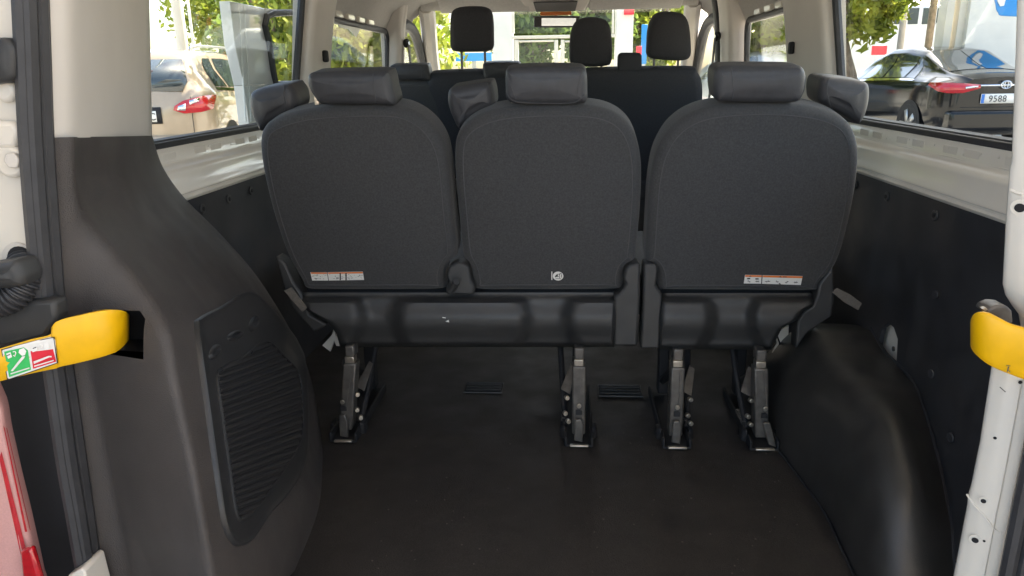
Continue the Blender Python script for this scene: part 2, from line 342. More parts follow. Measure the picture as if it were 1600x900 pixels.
    lp = disc('belt_loop', (lx, ly, 1.05), (-s, -0.3, 0), 0.022, 0.018, 'black', van, n=14, bev=0.004)
    disc('bolt_cap', (lx-s*0.018, ly-0.006, 1.05), (-s, -0.3, 0), 0.009, 0.006, 'chrome', lp, n=10)
    mesh('seat_belt', [(lx-s*0.02, ly-0.03, 1.04), (lx-s*0.02, ly+0.02, 1.04), (s*0.72, ly+0.01, 0.45), (s*0.72, ly-0.04, 0.45)], [(0, 1, 2, 3)], 'strap', van, solid=0.002)
    box('window_latch', (min(s*0.79, s*0.805), 1.70, 0.945), (max(s*0.79, s*0.805), 1.735, 0.985), 'black', van, bev=0.006)
# roof
rows = [[(x, y, 1.285-0.02*(x/0.6)**2-0.03*max(0, y-2.9)) for x in np.linspace(-0.6, 0.6, 12)] for y in np.linspace(-0.05, 3.35, 12)]
roof = grid('headliner', rows, 'liner', van)
box('roof_skin', (-0.9, -0.05, 1.33), (0.9, 3.3, 1.35), 'paint', van)
rows = [[(x, 3.12+0.02*k, z) for x in np.linspace(-0.72, 0.72, 16)] for k, z in enumerate((1.275, 1.245, 1.225, 1.219, 1.23, 1.26))]
grid('windscreen_header', rows, 'liner', van)
# windscreen, sun visors, console and mirror
prism('windscreen', [(-0.70, 3.30, 1.225), (0.70, 3.30, 1.225), (0.78, 4.25, 0.66), (-0.78, 4.25, 0.66)], (0, 0.004, 0.004), 'glass', van, bev=0)
box('dashboard', (-0.80, 3.75, 0.25), (0.80, 4.3, 0.66), 'shell', van, bev=0.05)
for x0, x1 in ((-0.60, -0.14), (0.16, 0.62)):
    p = [(x0, 3.06, 1.218), (x0+0.02, 3.075, 1.21), (x1-0.02, 3.075, 1.21), (x1, 3.06, 1.218), (x1, 3.0, 1.262), (x0, 3.0, 1.262)]
    v = mesh('sun_visor', [(x0, 3.08, 1.205), (x1, 3.08, 1.205), (x1, 2.94, 1.262), (x0, 2.94, 1.262)], [(0, 1, 2, 3)], 'liner', van, solid=0.018, bev=0.006)
    if x0 > 0: mesh('visor_label', [(x1-0.17, 3.044, 1.2105), (x1-0.05, 3.044, 1.2105), (x1-0.05, 3.0, 1.2285), (x1-0.17, 3.0, 1.2285)], [(0, 1, 2, 3)], 'white', v, smooth=False)
    for hx in (x0+0.03, x1-0.03): disc('visor_clip', (hx, 3.09, 1.205), (0, 0, 1), 0.012, 0.02, 'shell', v, n=10, bev=0.003)
c = prism('roof_console', [(-0.16, 3.09, 1.195), (0.14, 3.09, 1.195), (0.18, 2.9, 1.262), (-0.20, 2.9, 1.262)], (0, 0.02, 0.03), 'cream', van, bev=0.012)
prism('console_tray', [(-0.11, 3.075, 1.199), (0.09, 3.075, 1.199), (0.10, 2.97, 1.235), (-0.12, 2.97, 1.235)], (0, -0.006, -0.004), 'shell', c)
box('map_light', (-0.09, 3.088, 1.18), (0.07, 3.118, 1.197), 'orange', c, bev=0.005)
tube('mirror_stem', [(-0.01, 3.25, 1.225), (-0.01, 3.22, 1.19), (-0.015, 3.18, 1.165)], 0.011, 'shell', van, smooth_n=4)
mr = slab('rear_view_mirror', None, None, (0, -1, -0.1), 0.03, 0.012, 0.0, 'shell', van, raw=[(-0.125, 3.17, 1.14), (-0.125, 3.17, 1.172), (-0.115, 3.17, 1.182), (0.10, 3.17, 1.178), (0.112, 3.17, 1.165), (0.108, 3.17, 1.13), (0.09, 3.17, 1.122), (-0.11, 3.17, 1.126)])
prism('mirror_glass', [(-0.085, 3.167, 1.133), (-0.085, 3.166, 1.172), (0.095, 3.166, 1.168), (0.092, 3.167, 1.13)], (0, -0.002, 0), 'chrome', mr, bev=0)

# ---- left rear pillar trim (lofted, rows from top to bottom)
def quadbez(a, b, c, k):
    return [(1-t)**2*a+2*t*(1-t)*b+t*t*c for t in np.linspace(0, 1, k)]
RW = [((76, 215), (116, 214), (121, 214), (238, 212, 0, -0.81)), ((78, 270), (117, 280), (124, 287), (255, 262, 0, -0.81)),
      ((84, 340), (121, 345), (146, 348), (290, 311, 0, -0.805)), ((90, 420), (125, 425), (205, 428), (345, 366, 0, -0.775)),
      ((96, 480), (129, 480), (245, 482), (401, 431, 0, -0.72)), ((101, 525), (133, 527), (262, 524), (451, 511, 0, -0.65)),
      ((111, 595), (143, 598), (275, 602), (484, 585, 0, -0.60)), ((131, 720), (166, 722), (300, 720), (503, 690, 0, -0.565)),
      ((150, 850), (192, 850), (322, 850), (499, 790, 2, 0.0)), ((172, 990), (216, 990), (345, 985), (462, 890, 2, -0.002))]
rows = []
ctrl = []
for (A, B, Rg, F), RY in zip(RW, (0.05, 0.05, 0.045, 0.03, 0.01, -0.015, -0.045, -0.075, -0.095, -0.10)):
    a, b, r_ = U(*A, 1, -0.005), U(*B, 1, 0.012), U(*Rg, 1, RY); f = U(F[0], F[1], F[2], F[3]); ctrl.append([a, b, r_, f])
cc = [catmull([c[k] for c in ctrl], 8) for k in range(4)]
for a, b, r_, f in zip(*cc):
    row = [a + (np.array((-0.01, 0.03, 0))), a]
    lb, lr = np.linalg.norm(b-a), np.linalg.norm(r_-b); kb = min(0.012, 0.4*lr, 0.4*lb)
    row += [a+(b-a)*0.5] + quadbez(b+(a-b)/lb*kb, b, b+(r_-b)/lr*kb, 4)
    lf = np.linalg.norm(f-r_); kr = min(0.022, 0.45*lr)
    row += [b+(r_-b)*t for t in (0.35, 0.55)] if lr > 0.05 else [b+(r_-b)*0.46, b+(r_-b)*0.5]
    row += quadbez(r_+(b-r_)/lr*kr, r_, r_+(f-r_)/lf*kr, 7)
    for t in (0.25, 0.4, 0.55, 0.7, 0.85, 0.95): row.append(r_+(f-r_)*t + np.array((0.010*math.sin(math.pi*t), 0, 0)))
    row += [f, f+np.array((-0.02, 0.012, 0)), np.array((-0.875, f[1]+0.03, f[2]))]
    rows.append(row)
trim = grid('pillar_trim', rows, 'trim', van, sharp=70)
# opening for the yellow check strap in its rear face
hx0, hx1 = U(150, 520, 1, 0.01)[0], U(226, 520, 1, -0.004)[0]; hz0, hz1 = U(220, 553, 1, 0.004)[2], U(205, 485, 1, 0.01)[2]
bm = bmesh.new(); bm.from_mesh(trim.data)
def bis(co, no):
    fs = [f for f in bm.faces if hx0-0.03 < f.calc_center_median().x < hx1+0.03 and hz0-0.03 < f.calc_center_median().z < hz1+0.03 and f.calc_center_median().y < 0.03]
    es = list({e for f in fs for e in f.edges}); vv_ = list({v for f in fs for v in f.verts})
    bmesh.ops.bisect_plane(bm, geom=vv_+es+fs, plane_co=co, plane_no=no)
bis((hx0, 0, 0), (1, 0, 0)); bis((hx1, 0, 0), (1, 0, 0)); bis((0, 0, hz0), (0, 0, 1)); bis((0, 0, hz1), (0, 0, 1))
chx, chz = hx1-0.012, hz1-0.012
bis((hx1-0.005, 0, hz1-0.005), (1, 0, 1))
kill = []
for f in bm.faces:
    c = f.calc_center_median()
    if hx0 < c.x < hx1 and hz0 < c.z < hz1 and c.y < 0.06 and (c.x-hx1+0.005)+(c.z-hz1+0.005) < 0: kill.append(f)
bmesh.ops.delete(bm, geom=kill, context='FACES'); bm.to_mesh(trim.data); bm.free()
mesh('strap_pocket', [(hx0-0.01, 0.03, hz0-0.004), (hx1+0.004, 0.02, hz0-0.004), (hx1+0.004, 0.02, hz1+0.004), (hx0-0.01, 0.03, hz1+0.004), (hx0-0.01, 0.075, hz0-0.004), (hx1-0.03, 0.075, hz0-0.004), (hx1-0.03, 0.075, hz1+0.004), (hx0-0.01, 0.075, hz1+0.004)],
     [(4, 5, 6, 7), (0, 1, 5, 4), (1, 2, 6, 5), (2, 3, 7, 6)], 'black', trim, smooth=False)
pxprism('body_flange', [(95, 500), (100, 486), (140, 478), (150, 485), (172, 500), (180, 553), (150, 553), (100, 560)], 1, 0.045, 0.01, 'carwhite', van)
# cream upper pillar cover
rows = []
for y in np.linspace(-60, 216, 14):
    t = (y+60)/276
    a, b = U(66+11*t, y, 1, -0.004), U(112+5*t, y-1, 1, 0.03); f = U(232+6*t if y < 200 else 238, y-2, 0, -0.81)
    k = b+(f-b)*0.08; rows.append([a+np.array((-0.01, 0.03, 0)), a, a+(b-a)*0.5] + quadbez(a+(b-a)*0.6, b, k, 6) + [b+(f-b)*q for q in (0.3, 0.5, 0.7, 0.9)] + [f, f+np.array((-0.05, 0.015, 0))])
grid('upper_pillar_cover', rows, 'cream', van, sharp=70)
# access cover with ribs on the trim
bt = bvh(trim)
def onpanel(poly, off): return [hit(bt, x, y, off) for x, y in poly]
oc = [(303, 516), (309, 497), (345, 478), (374, 460), (391, 457), (410, 470), (440, 502), (466, 538), (476, 570), (480, 640), (479, 700), (470, 737), (446, 775), (420, 803), (395, 840), (376, 853), (360, 849), (346, 820), (335, 750), (318, 630)]
ic = [(334, 592), (344, 576), (375, 560), (402, 539), (418, 537), (440, 558), (463, 585), (469, 640), (465, 690), (444, 728), (402, 788), (377, 811), (365, 806), (355, 745), (343, 660)]
def ringmesh(name, poly, offs, m, parent, cap=True, scale_to=None):
    P = catmull(poly, 4, True); c = sum(P)/len(P); rws = []
    for s, o in offs: rws.append([hit(bt, *(c+(p-c)*s), o) for p in P])
    L = len(P); v = [q for r_ in rws for q in r_]; f = []
    for i in range(len(rws)-1):
        for j in range(L): f.append((i*L+j, i*L+(j+1) % L, (i+1)*L+(j+1) % L, (i+1)*L+j))
    if cap: f.append(tuple((len(rws)-1)*L+j for j in range(L)))
    return mesh(name, v, f, m, parent, sharp=50)
acc = ringmesh('access_cover', oc, [(1.0, -0.002), (0.995, 0.005), (0.975, 0.0075), (0.95, 0.006), (0.93, 0.0045), (0.80, 0.0045), (0.6, 0.0045), (0.4, 0.0045), (0.2, 0.0045), (0.05, 0.0045)], 'cover', van)
rim = tube('panel_rim', [hit(bt, x, y, 0.0055) for x, y in catmull(ic, 4, True)], 0.0024, 'cover', acc, n=6, cyc=True)
ICx = np.array(catmull(ic, 6, True))
def span(y, sl):
    xs = []
    L = len(ICx)
    for i in range(L):
        a, b = ICx[i], ICx[(i+1) % L]; fa, fb = a[1]+sl*(a[0]-400)-y, b[1]+sl*(b[0]-400)-y
        if fa*fb < 0: t = fa/(fa-fb); xs.append(a[0]+(b[0]-a[0])*t)
    return (min(xs), max(xs)) if len(xs) >= 2 else None
y = 536
while y < 830:
    sl = 0.36; sp = span(y, sl)
    if sp and sp[1]-sp[0] > 8:
        pts = [hit(bt, x, y-sl*(x-400), 0.0045) for x in np.linspace(sp[0]+2, sp[1]-2, 7)]
        tube('rib', pts, 0.0042, 'cover', acc, n=6)
    y += 10.6
for cx, cy, ang in ((331, 551, 60), (364, 526, 20), (394, 507, 70)):
    pts = [(cx+11*math.cos(a)*math.cos(R(ang))-6*math.sin(a)*math.sin(R(ang)), cy-11*math.cos(a)*math.sin(R(ang))-6*math.sin(a)*math.cos(R(ang))) for a in np.linspace(0, 2*math.pi, 13)[:-1]]
    rr = ringmesh('finger_clip', pts, [(1.25, 0.004), (1.0, 0.008), (0.75, 0.009), (0.5, 0.006), (0.2, 0.005)], 'cover', acc)

# ---- left rear door jamb, seal, tail lamp
for k, (x0, x1, yv, rad) in enumerate(((30, 138, -0.035, 0.010), (41, 148, -0.03, 0.012), (53, 157, -0.018, 0.011), (65, 168, -0.012, 0.011))):
    pts = []
    for y in (-60, 0, 100, 215, 350, 480, 570, 640, 720, 800, 895, 980):
        le = interp(y, [-60, 0, 215, 350, 480, 570, 720, 895, 980], [24, 27, 37, 47, 60, 74, 95, 127, 145]); re = interp(y, [-60, 0, 215, 350, 480, 570, 720, 895, 980], [66, 67, 75, 84, 94, 106, 128, 152, 168])
        pts.append(U(le+(re-le)*(k+0.5)/4, y, 1, yv))
    tube('door_seal', pts, rad, 'rubber', van, n=8, smooth_n=3)
grid('seal_carrier', [[U(interp(y, [-60, 215, 570, 980], [28, 40, 72, 140]), y, 1, -0.006), U(interp(y, [-60, 215, 570, 980], [68, 80, 112, 175]), y, 1, 0.004)] for y in range(-60, 1000, 60)], 'rubber', van)
jl = pxprism('hinge_jamb', [(-120, -60), (40, -60), (44, 215), (58, 420), (66, 500), (-120, 500)], 1, -0.02, 0.02, 'paint', van, bev=0.004)
for px, py, r_, hh in ((14, 140, 0.016, 0.012), (24, 250, 0.022, 0.014)):
    b = disc('hinge_boss', U(px, py, 1, -0.019), (0, -1, 0), r_, hh, 'paint', jl, n=20, bev=0.005)
disc('hinge_bolt', U(24, 250, 1, -0.032), (0, -1, 0), 0.011, 0.008, 'cream', jl, n=6, bev=0.002)
pxprism('jamb_step', [(-120, 185), (20, 190), (30, 205), (22, 232), (-120, 240)], 1, -0.035, 0.015, 'paint', jl, bev=0.006)
slab('hinge_cover', [(-40, 70), (0, 58), (14, 66), (20, 80), (21, 110), (16, 124), (0, 130), (-40, 128)], U(0, 95, 1, -0.05), (0, -1, 0), 0.03, 0.008, 0.002, 'shell', jl)
disc('grommet_rim', U(32, 405, 1, -0.021), (0, -1, 0), 0.024, 0.004, 'cream', jl, n=20, bev=0.001)
disc('grommet_hole', U(33, 406, 1, -0.0255), (0, -1, 0), 0.019, 0.001, 'black', jl, n=20)
hp = catmull([U(-60, 478, 1, -0.07), U(-10, 474, 1, -0.068), U(15, 466, 1, -0.064), U(32, 448, 1, -0.056), U(38, 425, 1, -0.045), U(36, 408, 1, -0.03)], 14)
tube('cable_conduit', hp, 0.02, 'rubber', van, n=14, ribs=lambda i: 0.0205 if i % 4 < 2 else 0.0165)
slab('cable_boot', [(-60, 425), (0, 412), (18, 410), (28, 424), (32, 440), (20, 452), (-60, 455)], U(0, 430, 1, -0.085), (0, -1, 0), 0.05, 0.014, 0.004, 'shell', van)
pxprism('jamb_recess', [(-120, 492), (62, 492), (85, 560), (140, 905), (150, 1010), (-120, 1010)], 1, 0.03, 0.02, 'black', van, bev=0)
tl = thing('tail_lamp_dummy', (0, 0, 0), 'x', 'x'); bpy.data.objects.remove(tl)
lamp = slab('tail_lamp', [(-60, 560), (-6, 620), (8, 680), (24, 750), (40, 815), (60, 905), (70, 960), (-60, 1000)], U(20, 780, 1, -0.04), (0.25, -1, 0), 0.03, 0.008, 0.004, 'lens_clear', van)
bl = bvh(lamp)
decal('lens_stripe', [[(-1, 715), (2, 705), (52, 900), (62, 935), (50, 940)], [(4, 665), (6, 668), (42, 830), (39, 830)], [(8, 668), (9, 668), (46, 828), (45, 828)]], bl, 0.002, 'lens', lamp)
pxprism('lower_lens', [(30, 862), (48, 857), (62, 905), (70, 960), (40, 960)], 1, -0.06, 0.012, 'lens', lamp, bev=0.004)
pxprism('bumper_corner', [(98, 915), (106, 900), (126, 889), (132, 892), (150, 960), (90, 960)], 1, -0.06, 0.05, 'paint', van, bev=0.006)

# rear doors folded open to the sides, hinged on the pillars
for s in (-1, 1):
    dd = prism('rear_door', [(s*0.90, -0.07, -0.12), (s*0.99, -0.72, -0.12), (s*0.99, -0.72, 0.72), (s*0.95, -0.70, 1.22), (s*0.88, -0.07, 1.22)], (s*0.05, 0, 0), 'paint', van, bev=0.01)
    prism('door_lining', [(s*0.899, -0.12, -0.06), (s*0.981, -0.68, -0.06), (s*0.981, -0.68, 0.62), (s*0.899, -0.12, 0.62)], (-s*0.012, 0, 0), 'shell', dd, bev=0.008)
    prism('door_glass_surround', [(s*0.895, -0.12, 0.68), (s*0.978, -0.68, 0.68), (s*0.946, -0.66, 1.16), (s*0.879, -0.12, 1.16)], (-s*0.006, 0, 0), 'carglass', dd, bev=0.004)

# ---- yellow check straps
def strap_(cols, label, th=0.010):
    rows = []
    for px, yt, yb, Y in cols:
        rows.append([U(px, yt+(yb-yt)*t, 1, Y-0.004*math.sin(math.pi*t)) for t in np.linspace(0, 1, 7)])
    cs = [catmull([r_[k] for r_ in rows], 4) for k in range(7)]
    o = grid('check_strap', [list(q) for q in zip(*cs)], 'yellow', van, solid=th, bev=0.003)
    o['label'] = label; return o
st = strap_([(-70, 566, 612, -0.11), (0, 545, 592, -0.085), (50, 530, 580, -0.07), (84, 521, 573, -0.062), (90, 502, 571, -0.06), (130, 491, 562, -0.048), (160, 485, 554, -0.035), (180, 484, 546, -0.018), (192, 488, 535, 0.01), (196, 492, 530, 0.05), (196, 494, 528, 0.09)], 'yellow door check strap with green and red pictogram sticker')
bs = bvh(st)
SO = 0.0075
def strapuv(u, v):   # sticker corners on the photo: tl, tr, br, bl
    a, b, c, d = np.array((6, 546)), np.array((88, 525)), np.array((91, 562)), np.array((13, 587)); p = (a+(b-a)*u)*(1-v)+(d+(c-d)*u)*v; return (p[0], p[1])
SP = lambda pl: [strapuv(*p) for p in pl]
stick = decal('sticker', [SP([(0, .06), (.03, 0), (.97, 0), (1, .06), (1, .94), (.97, 1), (.03, 1), (0, .94)])], bs, SO, 'white', st)
decal('green_field', [SP([(.04, .10), (.485, .10), (.485, .92), (.04, .92)])], bs, SO+0.0006, 'green', st)
decal('red_field', [SP([(.53, .10), (.965, .10), (.965, .92), (.53, .92)])], bs, SO+0.0006, 'red', st)
wh = [[(.08, .80), (.46, .80), (.46, .85), (.08, .85)], [(.09, .72), (.36, .38), (.42, .40), (.40, .46), (.13, .75)], [(.33, .14), (.42, .12), (.46, .27), (.42, .36), (.36, .36), (.31, .25)], [(.07, .16), (.16, .14), (.17, .30), (.09, .32)],
      [(.56, .80), (.93, .80), (.93, .85), (.56, .85)], [(.56, .66), (.86, .62), (.92, .66), (.92, .72), (.88, .69), (.56, .73)], [(.81, .16), (.90, .14), (.92, .32), (.88, .42), (.83, .40), (.80, .30)], [(.56, .18), (.66, .16), (.68, .26), (.66, .33), (.57, .34)]]
decal('pictogram', [SP(p) for p in wh], bs, SO+0.0012, 'white', st)
for u0 in (.19, .70):
    tube('padlock_bow', [hit(bs, *strapuv(u0+0.03+0.035*math.cos(a), .23+0.075*math.sin(a)), SO+0.0006) for a in np.linspace(-2.2, 2.2, 8)], 0.0007, 'white', st, n=5)
    decal('pictogram_detail', [SP([(u0-.11, .22), (u0-.04, .205), (u0-.04, .24), (u0-.11, .255)])], bs, SO+0.0018, 'ink', st)
tube('sticker_border', [hit(bs, *strapuv(*p), SO) for p in ((0, 0), (.33, 0), (.66, 0), (1, 0), (1, 1), (.66, 1), (.33, 1), (0, 1))], 0.0009, 'ink', st, n=5, cyc=True)
pxprism('strap_holder', [(-90, 500), (40, 470), (84, 470), (88, 500), (70, 528), (0, 545), (-90, 560)], 1, -0.055, 0.03, 'shell', van, bev=0.006)
st2 = strap_([(1524, 512, 535, 0.06), (1523, 503, 540, 0.02), (1525, 493, 548, -0.015), (1532, 487, 556, -0.03), (1545, 489, 567, -0.04), (1562, 497, 576, -0.048), (1580, 506, 583, -0.055), (1605, 513, 592, -0.065), (1660, 530, 606, -0.085), (1720, 548, 620, -0.11)], 'yellow door check strap on the cream right pillar')
bs2 = bvh(st2)
decal('scuff', [[(1574, 566), (1581, 567), (1581, 568), (1574, 567)], [(1577, 568), (1579, 569), (1576, 577), (1575, 576)], [(1578, 573), (1581, 577), (1580, 578), (1577, 574)]], bs2, 0.0068, 'strap', st2)

# ---- right rear pillar, painted metal
LE = [(-40, 1587), (150, 1581), (255, 1577), (262, 1574), (345, 1568), (425, 1564), (445, 1563), (462, 1567), (478, 1577), (492, 1588), (515, 1592), (545, 1580), (560, 1556), (572, 1546), (690, 1528), (760, 1514), (776, 1509), (790, 1508), (905, 1486), (1000, 1466)]
rows = []
for y, x in LE:
    a = U(x, y, 1, 0.04); z = a[2]; xr = interp(z, [0, 0.55, 1.0], [0.668, 0.668, 0.64]); b = np.array((xr, -0.01, z-0.015)); up = y > 565
    Lw = b-a; f1 = a+Lw*0.62; row = [np.array((0.83, a[1]+0.06, z)), a+np.array((0.05, 0.05, 0)), a+np.array((0.006, 0.006, 0)), a+np.array((0.004, 0.0, 0)), a+np.array((0.004, 0, 0))*0.5+Lw*0.10, a+Lw*0.3, f1, a+Lw*0.66+np.array((0, 0.002, 0)), a+Lw*0.72+np.array((0, 0.008, 0)), a+Lw*0.95+np.array((0.0, 0.012, 0)), b+np.array((0.0, 0.014, 0)), b+np.array((0.012, 0.03, 0)), b+np.array((0.02, 0.06, 0))]
    rows.append(row)
pillar = grid('rear_pillar', rows, 'paint', van, sharp=55)
bp_ = bvh(pillar)
def hole(px, py, r_, ring=True, m='black', ob=pillar):
    t = bvh(ob); c = hit(t, px, py, 0.0004); d = hit(t, px+2, py); e = hit(t, px, py+2); n = np.cross(d-c, e-c); n /= np.linalg.norm(n); n = n if n@(CAM-c) > 0 else -n
    if ring: disc('hole_dimple', c, n, r_*1.9, 0.0012, 'paint', ob, n=20, bev=0.001)
    disc('hole', c+n*(0.0014 if ring else 0.0003), n, r_, 0.0006, m, ob, n=18)
for px, py, r_, rg in ((1594, 597, 0.0025, 0), (1555, 684, 0.0022, 0), (1537, 782, 0.0034, 1), (1524, 843, 0.0045, 1), (1538, 845, 0.0018, 0), (1490, 876, 0.0014, 0), (1594, 324, 0.006, 1)): hole(px, py, r_, rg)
tube('panel_joint', [hit(bp_, x, y, 0.0012) for x, y in ((1508, 774), (1512, 774), (1522, 788), (1536, 803), (1548, 818), (1556, 828), (1566, 832))], 0.0015, 'paint', pillar, n=6, smooth_n=3)
tube('panel_joint', [hit(bp_, x, y, 0.0008) for x, y in ((1578, 254), (1580, 297), (1588, 301), (1598, 304))][1:], 0.002, 'paint', pillar, n=6)
decal('scratch', [[(1562, 605), (1563, 604), (1572, 612), (1571, 613)]], bp_, 0.0006, 'strap', pillar)
pxprism('strap_bracket', [(1541, 490), (1546, 482), (1558, 477), (1574, 478), (1582, 486), (1584, 505), (1572, 507), (1558, 494)], 1, -0.005, 0.03, 'steel', van, bev=0.003)
pxprism('bracket_tab', [(1533, 482), (1540, 480), (1544, 484), (1538, 488)], 1, -0.012, 0.006, 'bright', van, bev=0.001)
for k in range(6):
    tube('door_seal', [(0.664+0.018*k, -0.022-0.003*k, z) for z in (-0.1, 0.1, 0.3, 0.5, 0.75, 1.0)], 0.010, 'rubber', van, n=8, smooth_n=3)
# ---- right wheel arch
WY = [0.06, 0.164, 0.236, 0.365, 0.473, 0.587, 0.68]; WX = [0.695, 0.71, 0.73, 0.76, 0.78, 0.802, 0.813]
WZ = ([0.06, 0.164, 0.236, 0.365, 0.473, 0.587, 0.68, 0.76, 0.81, 0.86, 0.94, 1.06], [0.02, 0.065, 0.123, 0.177, 0.219, 0.243, 0.243, 0.243, 0.255, 0.272, 0.26, 0.15])
rows = []
for Y in np.linspace(0.05, 1.06, 40):
    xi = interp(Y, [0.05, 0.16, 0.28, 0.46, 0.67, 0.77, 1.1], [0.60, 0.578, 0.583, 0.596, 0.577, 0.563, 0.56]); xw = interp(Y, WY, WX); hw = interp(Y, *WZ); W_ = xw-xi
    cr = 1.0+0.45*(1-sstep(0.25, 0.62, Y)); row = []
    prof = [(0.0, -0.02), (0.012, 0.16*cr), (0.04, 0.38*cr), (0.10, 0.60*cr), (0.19, 0.78*cr), (0.31, 0.91*cr), (0.45, 0.985*cr), (0.61, 0.12+0.88*cr), (0.81, 0.6+0.4*cr), (1.03, 0.98)]
    for dx, zz in catmull(prof, 3): row.append((xi+dx*W_, Y, zz*hw-0.003))
    rows.append(row)
arch = grid('wheel_arch_cover', rows, 'arch', van, sharp=60)
tube('arch_edge', [(interp(a, WY, WX)-0.003, a, interp(a, *WZ)) for a in (0.07, 0.164, 0.236, 0.365, 0.473, 0.587, 0.68, 0.76, 0.81, 0.86)], 0.003, 'lining', arch, smooth_n=4, n=6)
tube('arch_edge', [(interp(Y, [0.1, 0.28, 0.46, 0.67, 0.77, 1.1], [0.575, 0.583, 0.596, 0.577, 0.563, 0.56])-0.004, Y, 0.002) for Y in np.linspace(0.17, 1.04, 20)], 0.0025, 'lining', arch, n=6)
grid('rear_lining', [[(0.809-(0.812-interp(Y, WY, WX))*(1-sstep(0.12, 0.56, z)), Y, z) for z in np.linspace(0.0, 0.633, 14)] for Y in np.linspace(0.06, 0.66, 16)], 'lining', van)
for Y, z in ((0.50, 0.30), (0.34, 0.24), (0.30, 0.47), (0.56, 0.45)):
    disc('push_rivet', (0.806-(0.812-interp(Y, WY, WX))*(1-sstep(0.12, 0.56, z)), Y, z), (-1, -0.15, 0), 0.010, 0.004, 'lining', van, n=14, bev=0.002)
disc('bare_panel_hole', U(1397, 545, 0, 0.834), (-1, 0, 0), 0.006, 0.003, 'steel', van, n=12)
pxprism('body_bracket', [(1207, 553), (1215, 538), (1213, 525), (1222, 514), (1233, 508), (1232, 530), (1242, 540), (1233, 552)], 1, 0.93, 0.012, 'paint', van, bev=0.002)
pxprism('body_bracket', [(503, 540), (518, 524), (522, 510), (524, 524), (531, 532), (533, 541), (525, 541), (522, 534), (516, 550)], 1, 0.90, 0.012, 'paint', van, bev=0.002)
tube('bracket_bolt', [U(1219, 552, 1, 0.925), U(1218, 535, 1, 0.925), U(1214, 524, 1, 0.925)], 0.002, 'black', van)
# ---- floor vents
for x0, y0, x1, y1 in ((725, 600, 787, 614), (936, 604, 1000, 620)):
    a, b = U(x0, y1, 2, 0.002), U(x1, y0, 2, 0.002)
    fv = box('floor_vent', (a[0], a[1], 0.001), (b[0], b[1], 0.003), 'black', van, bev=0)
    tube('vent_rim', [(a[0], a[1], 0.004), (b[0], a[1], 0.004), (b[0], b[1], 0.004), (a[0], b[1], 0.004)], 0.003, 'shell', fv, n=6, cyc=True)
    for k in range(1, 4):
        y = a[1]+(b[1]-a[1])*k/4; box('slat', (a[0]+0.004, y-0.003, 0.003), (b[0]-0.004, y+0.003, 0.008), 'shell', fv, bev=0.001)
# crumbs of dust on the mat
for k in range(90):
    x, y = random.uniform(-0.45, 0.55), random.uniform(0.15, 0.8); r_ = random.uniform(0.0008, 0.0022)
    disc('lint_speck', (x, y, 0.0016), (0, 0, 1), r_, 0.0008, 'strap', floor, n=5)
# sliding door parked outside the left windows
sd0, sd1 = U(366, 60, 0, -0.985)[1], 2.35
wr = [U(x, y, 0, -0.985) for x, y in ((428, 132), (424, 110), (418, 70), (411, 40), (414, 26), (424, 21), (440, 20))]
zt = U(366, 3, 0, -0.985)[2]
out = [(sd0+0.06, GZ+0.25), (sd0+0.05, 0.6), (sd0, 1.0), (sd0, zt), (sd0+0.1, zt+0.02), (sd1, zt+0.03), (sd1, GZ+0.25)]
hole_ = [(p[1], p[2]) for p in wr] + [(sd1-0.12, wr[-1][2]+0.03), (sd1-0.12, wr[0][2]-0.02)]
# door skin built as strips around its window opening
def strip(pts): return prism('sliding_door_panel', [(-0.985, a, b) for a, b in pts], (-0.035, 0, 0), 'carwhite', van, bev=0.002)
wz0, wz1, wy0 = wr[0][2], wr[6][2], wr[3][1]
sdoor = strip([(sd0+0.06, GZ+0.25), (sd0+0.035, wz0), (sd1, wz0), (sd1, GZ+0.25)])
prism('sliding_door_rear_stile', [(-0.985, a, b) for a, b in [(sd0+0.035, wz0+0.001), (sd0, 1.0), (sd0, zt)] + [(wr[4][1], zt)] + [(p[1], p[2]) for p in wr[4::-1]]], (-0.035, 0, 0), 'carwhite', sdoor, bev=0.002)
prism('sliding_door_top_rail', [(-0.985, a, b) for a, b in [(wr[4][1]+0.001, zt), (sd1, zt+0.03), (sd1, wz1+0.03), (wr[6][1], wz1), (wr[5][1], wr[5][2]), (wr[4][1]+0.001, wr[4][2])]], (-0.035, 0, 0), 'carwhite', sdoor, bev=0.002)
tube('sliding_door_seal', [np.array(p)+np.array((0.006, 0, 0)) for p in wr] + [(-0.979, sd1-0.1, wz1+0.03), (-0.979, sd1-0.1, wz0)], 0.012, 'rubber', sdoor, n=8, cyc=True)
for xx in (374, 382): tube('panel_crease', [U(xx, 8, 0, -0.984), U(xx+4, 90, 0, -0.984), U(xx+10, 190, 0, -0.984)], 0.003, 'carwhite', sdoor, n=6)
pxprism('torn_film', [(525, 30), (562, 32), (566, 38), (556, 58), (545, 46), (530, 42)], 0, -0.84, 0.002, 'film', van, bev=0)

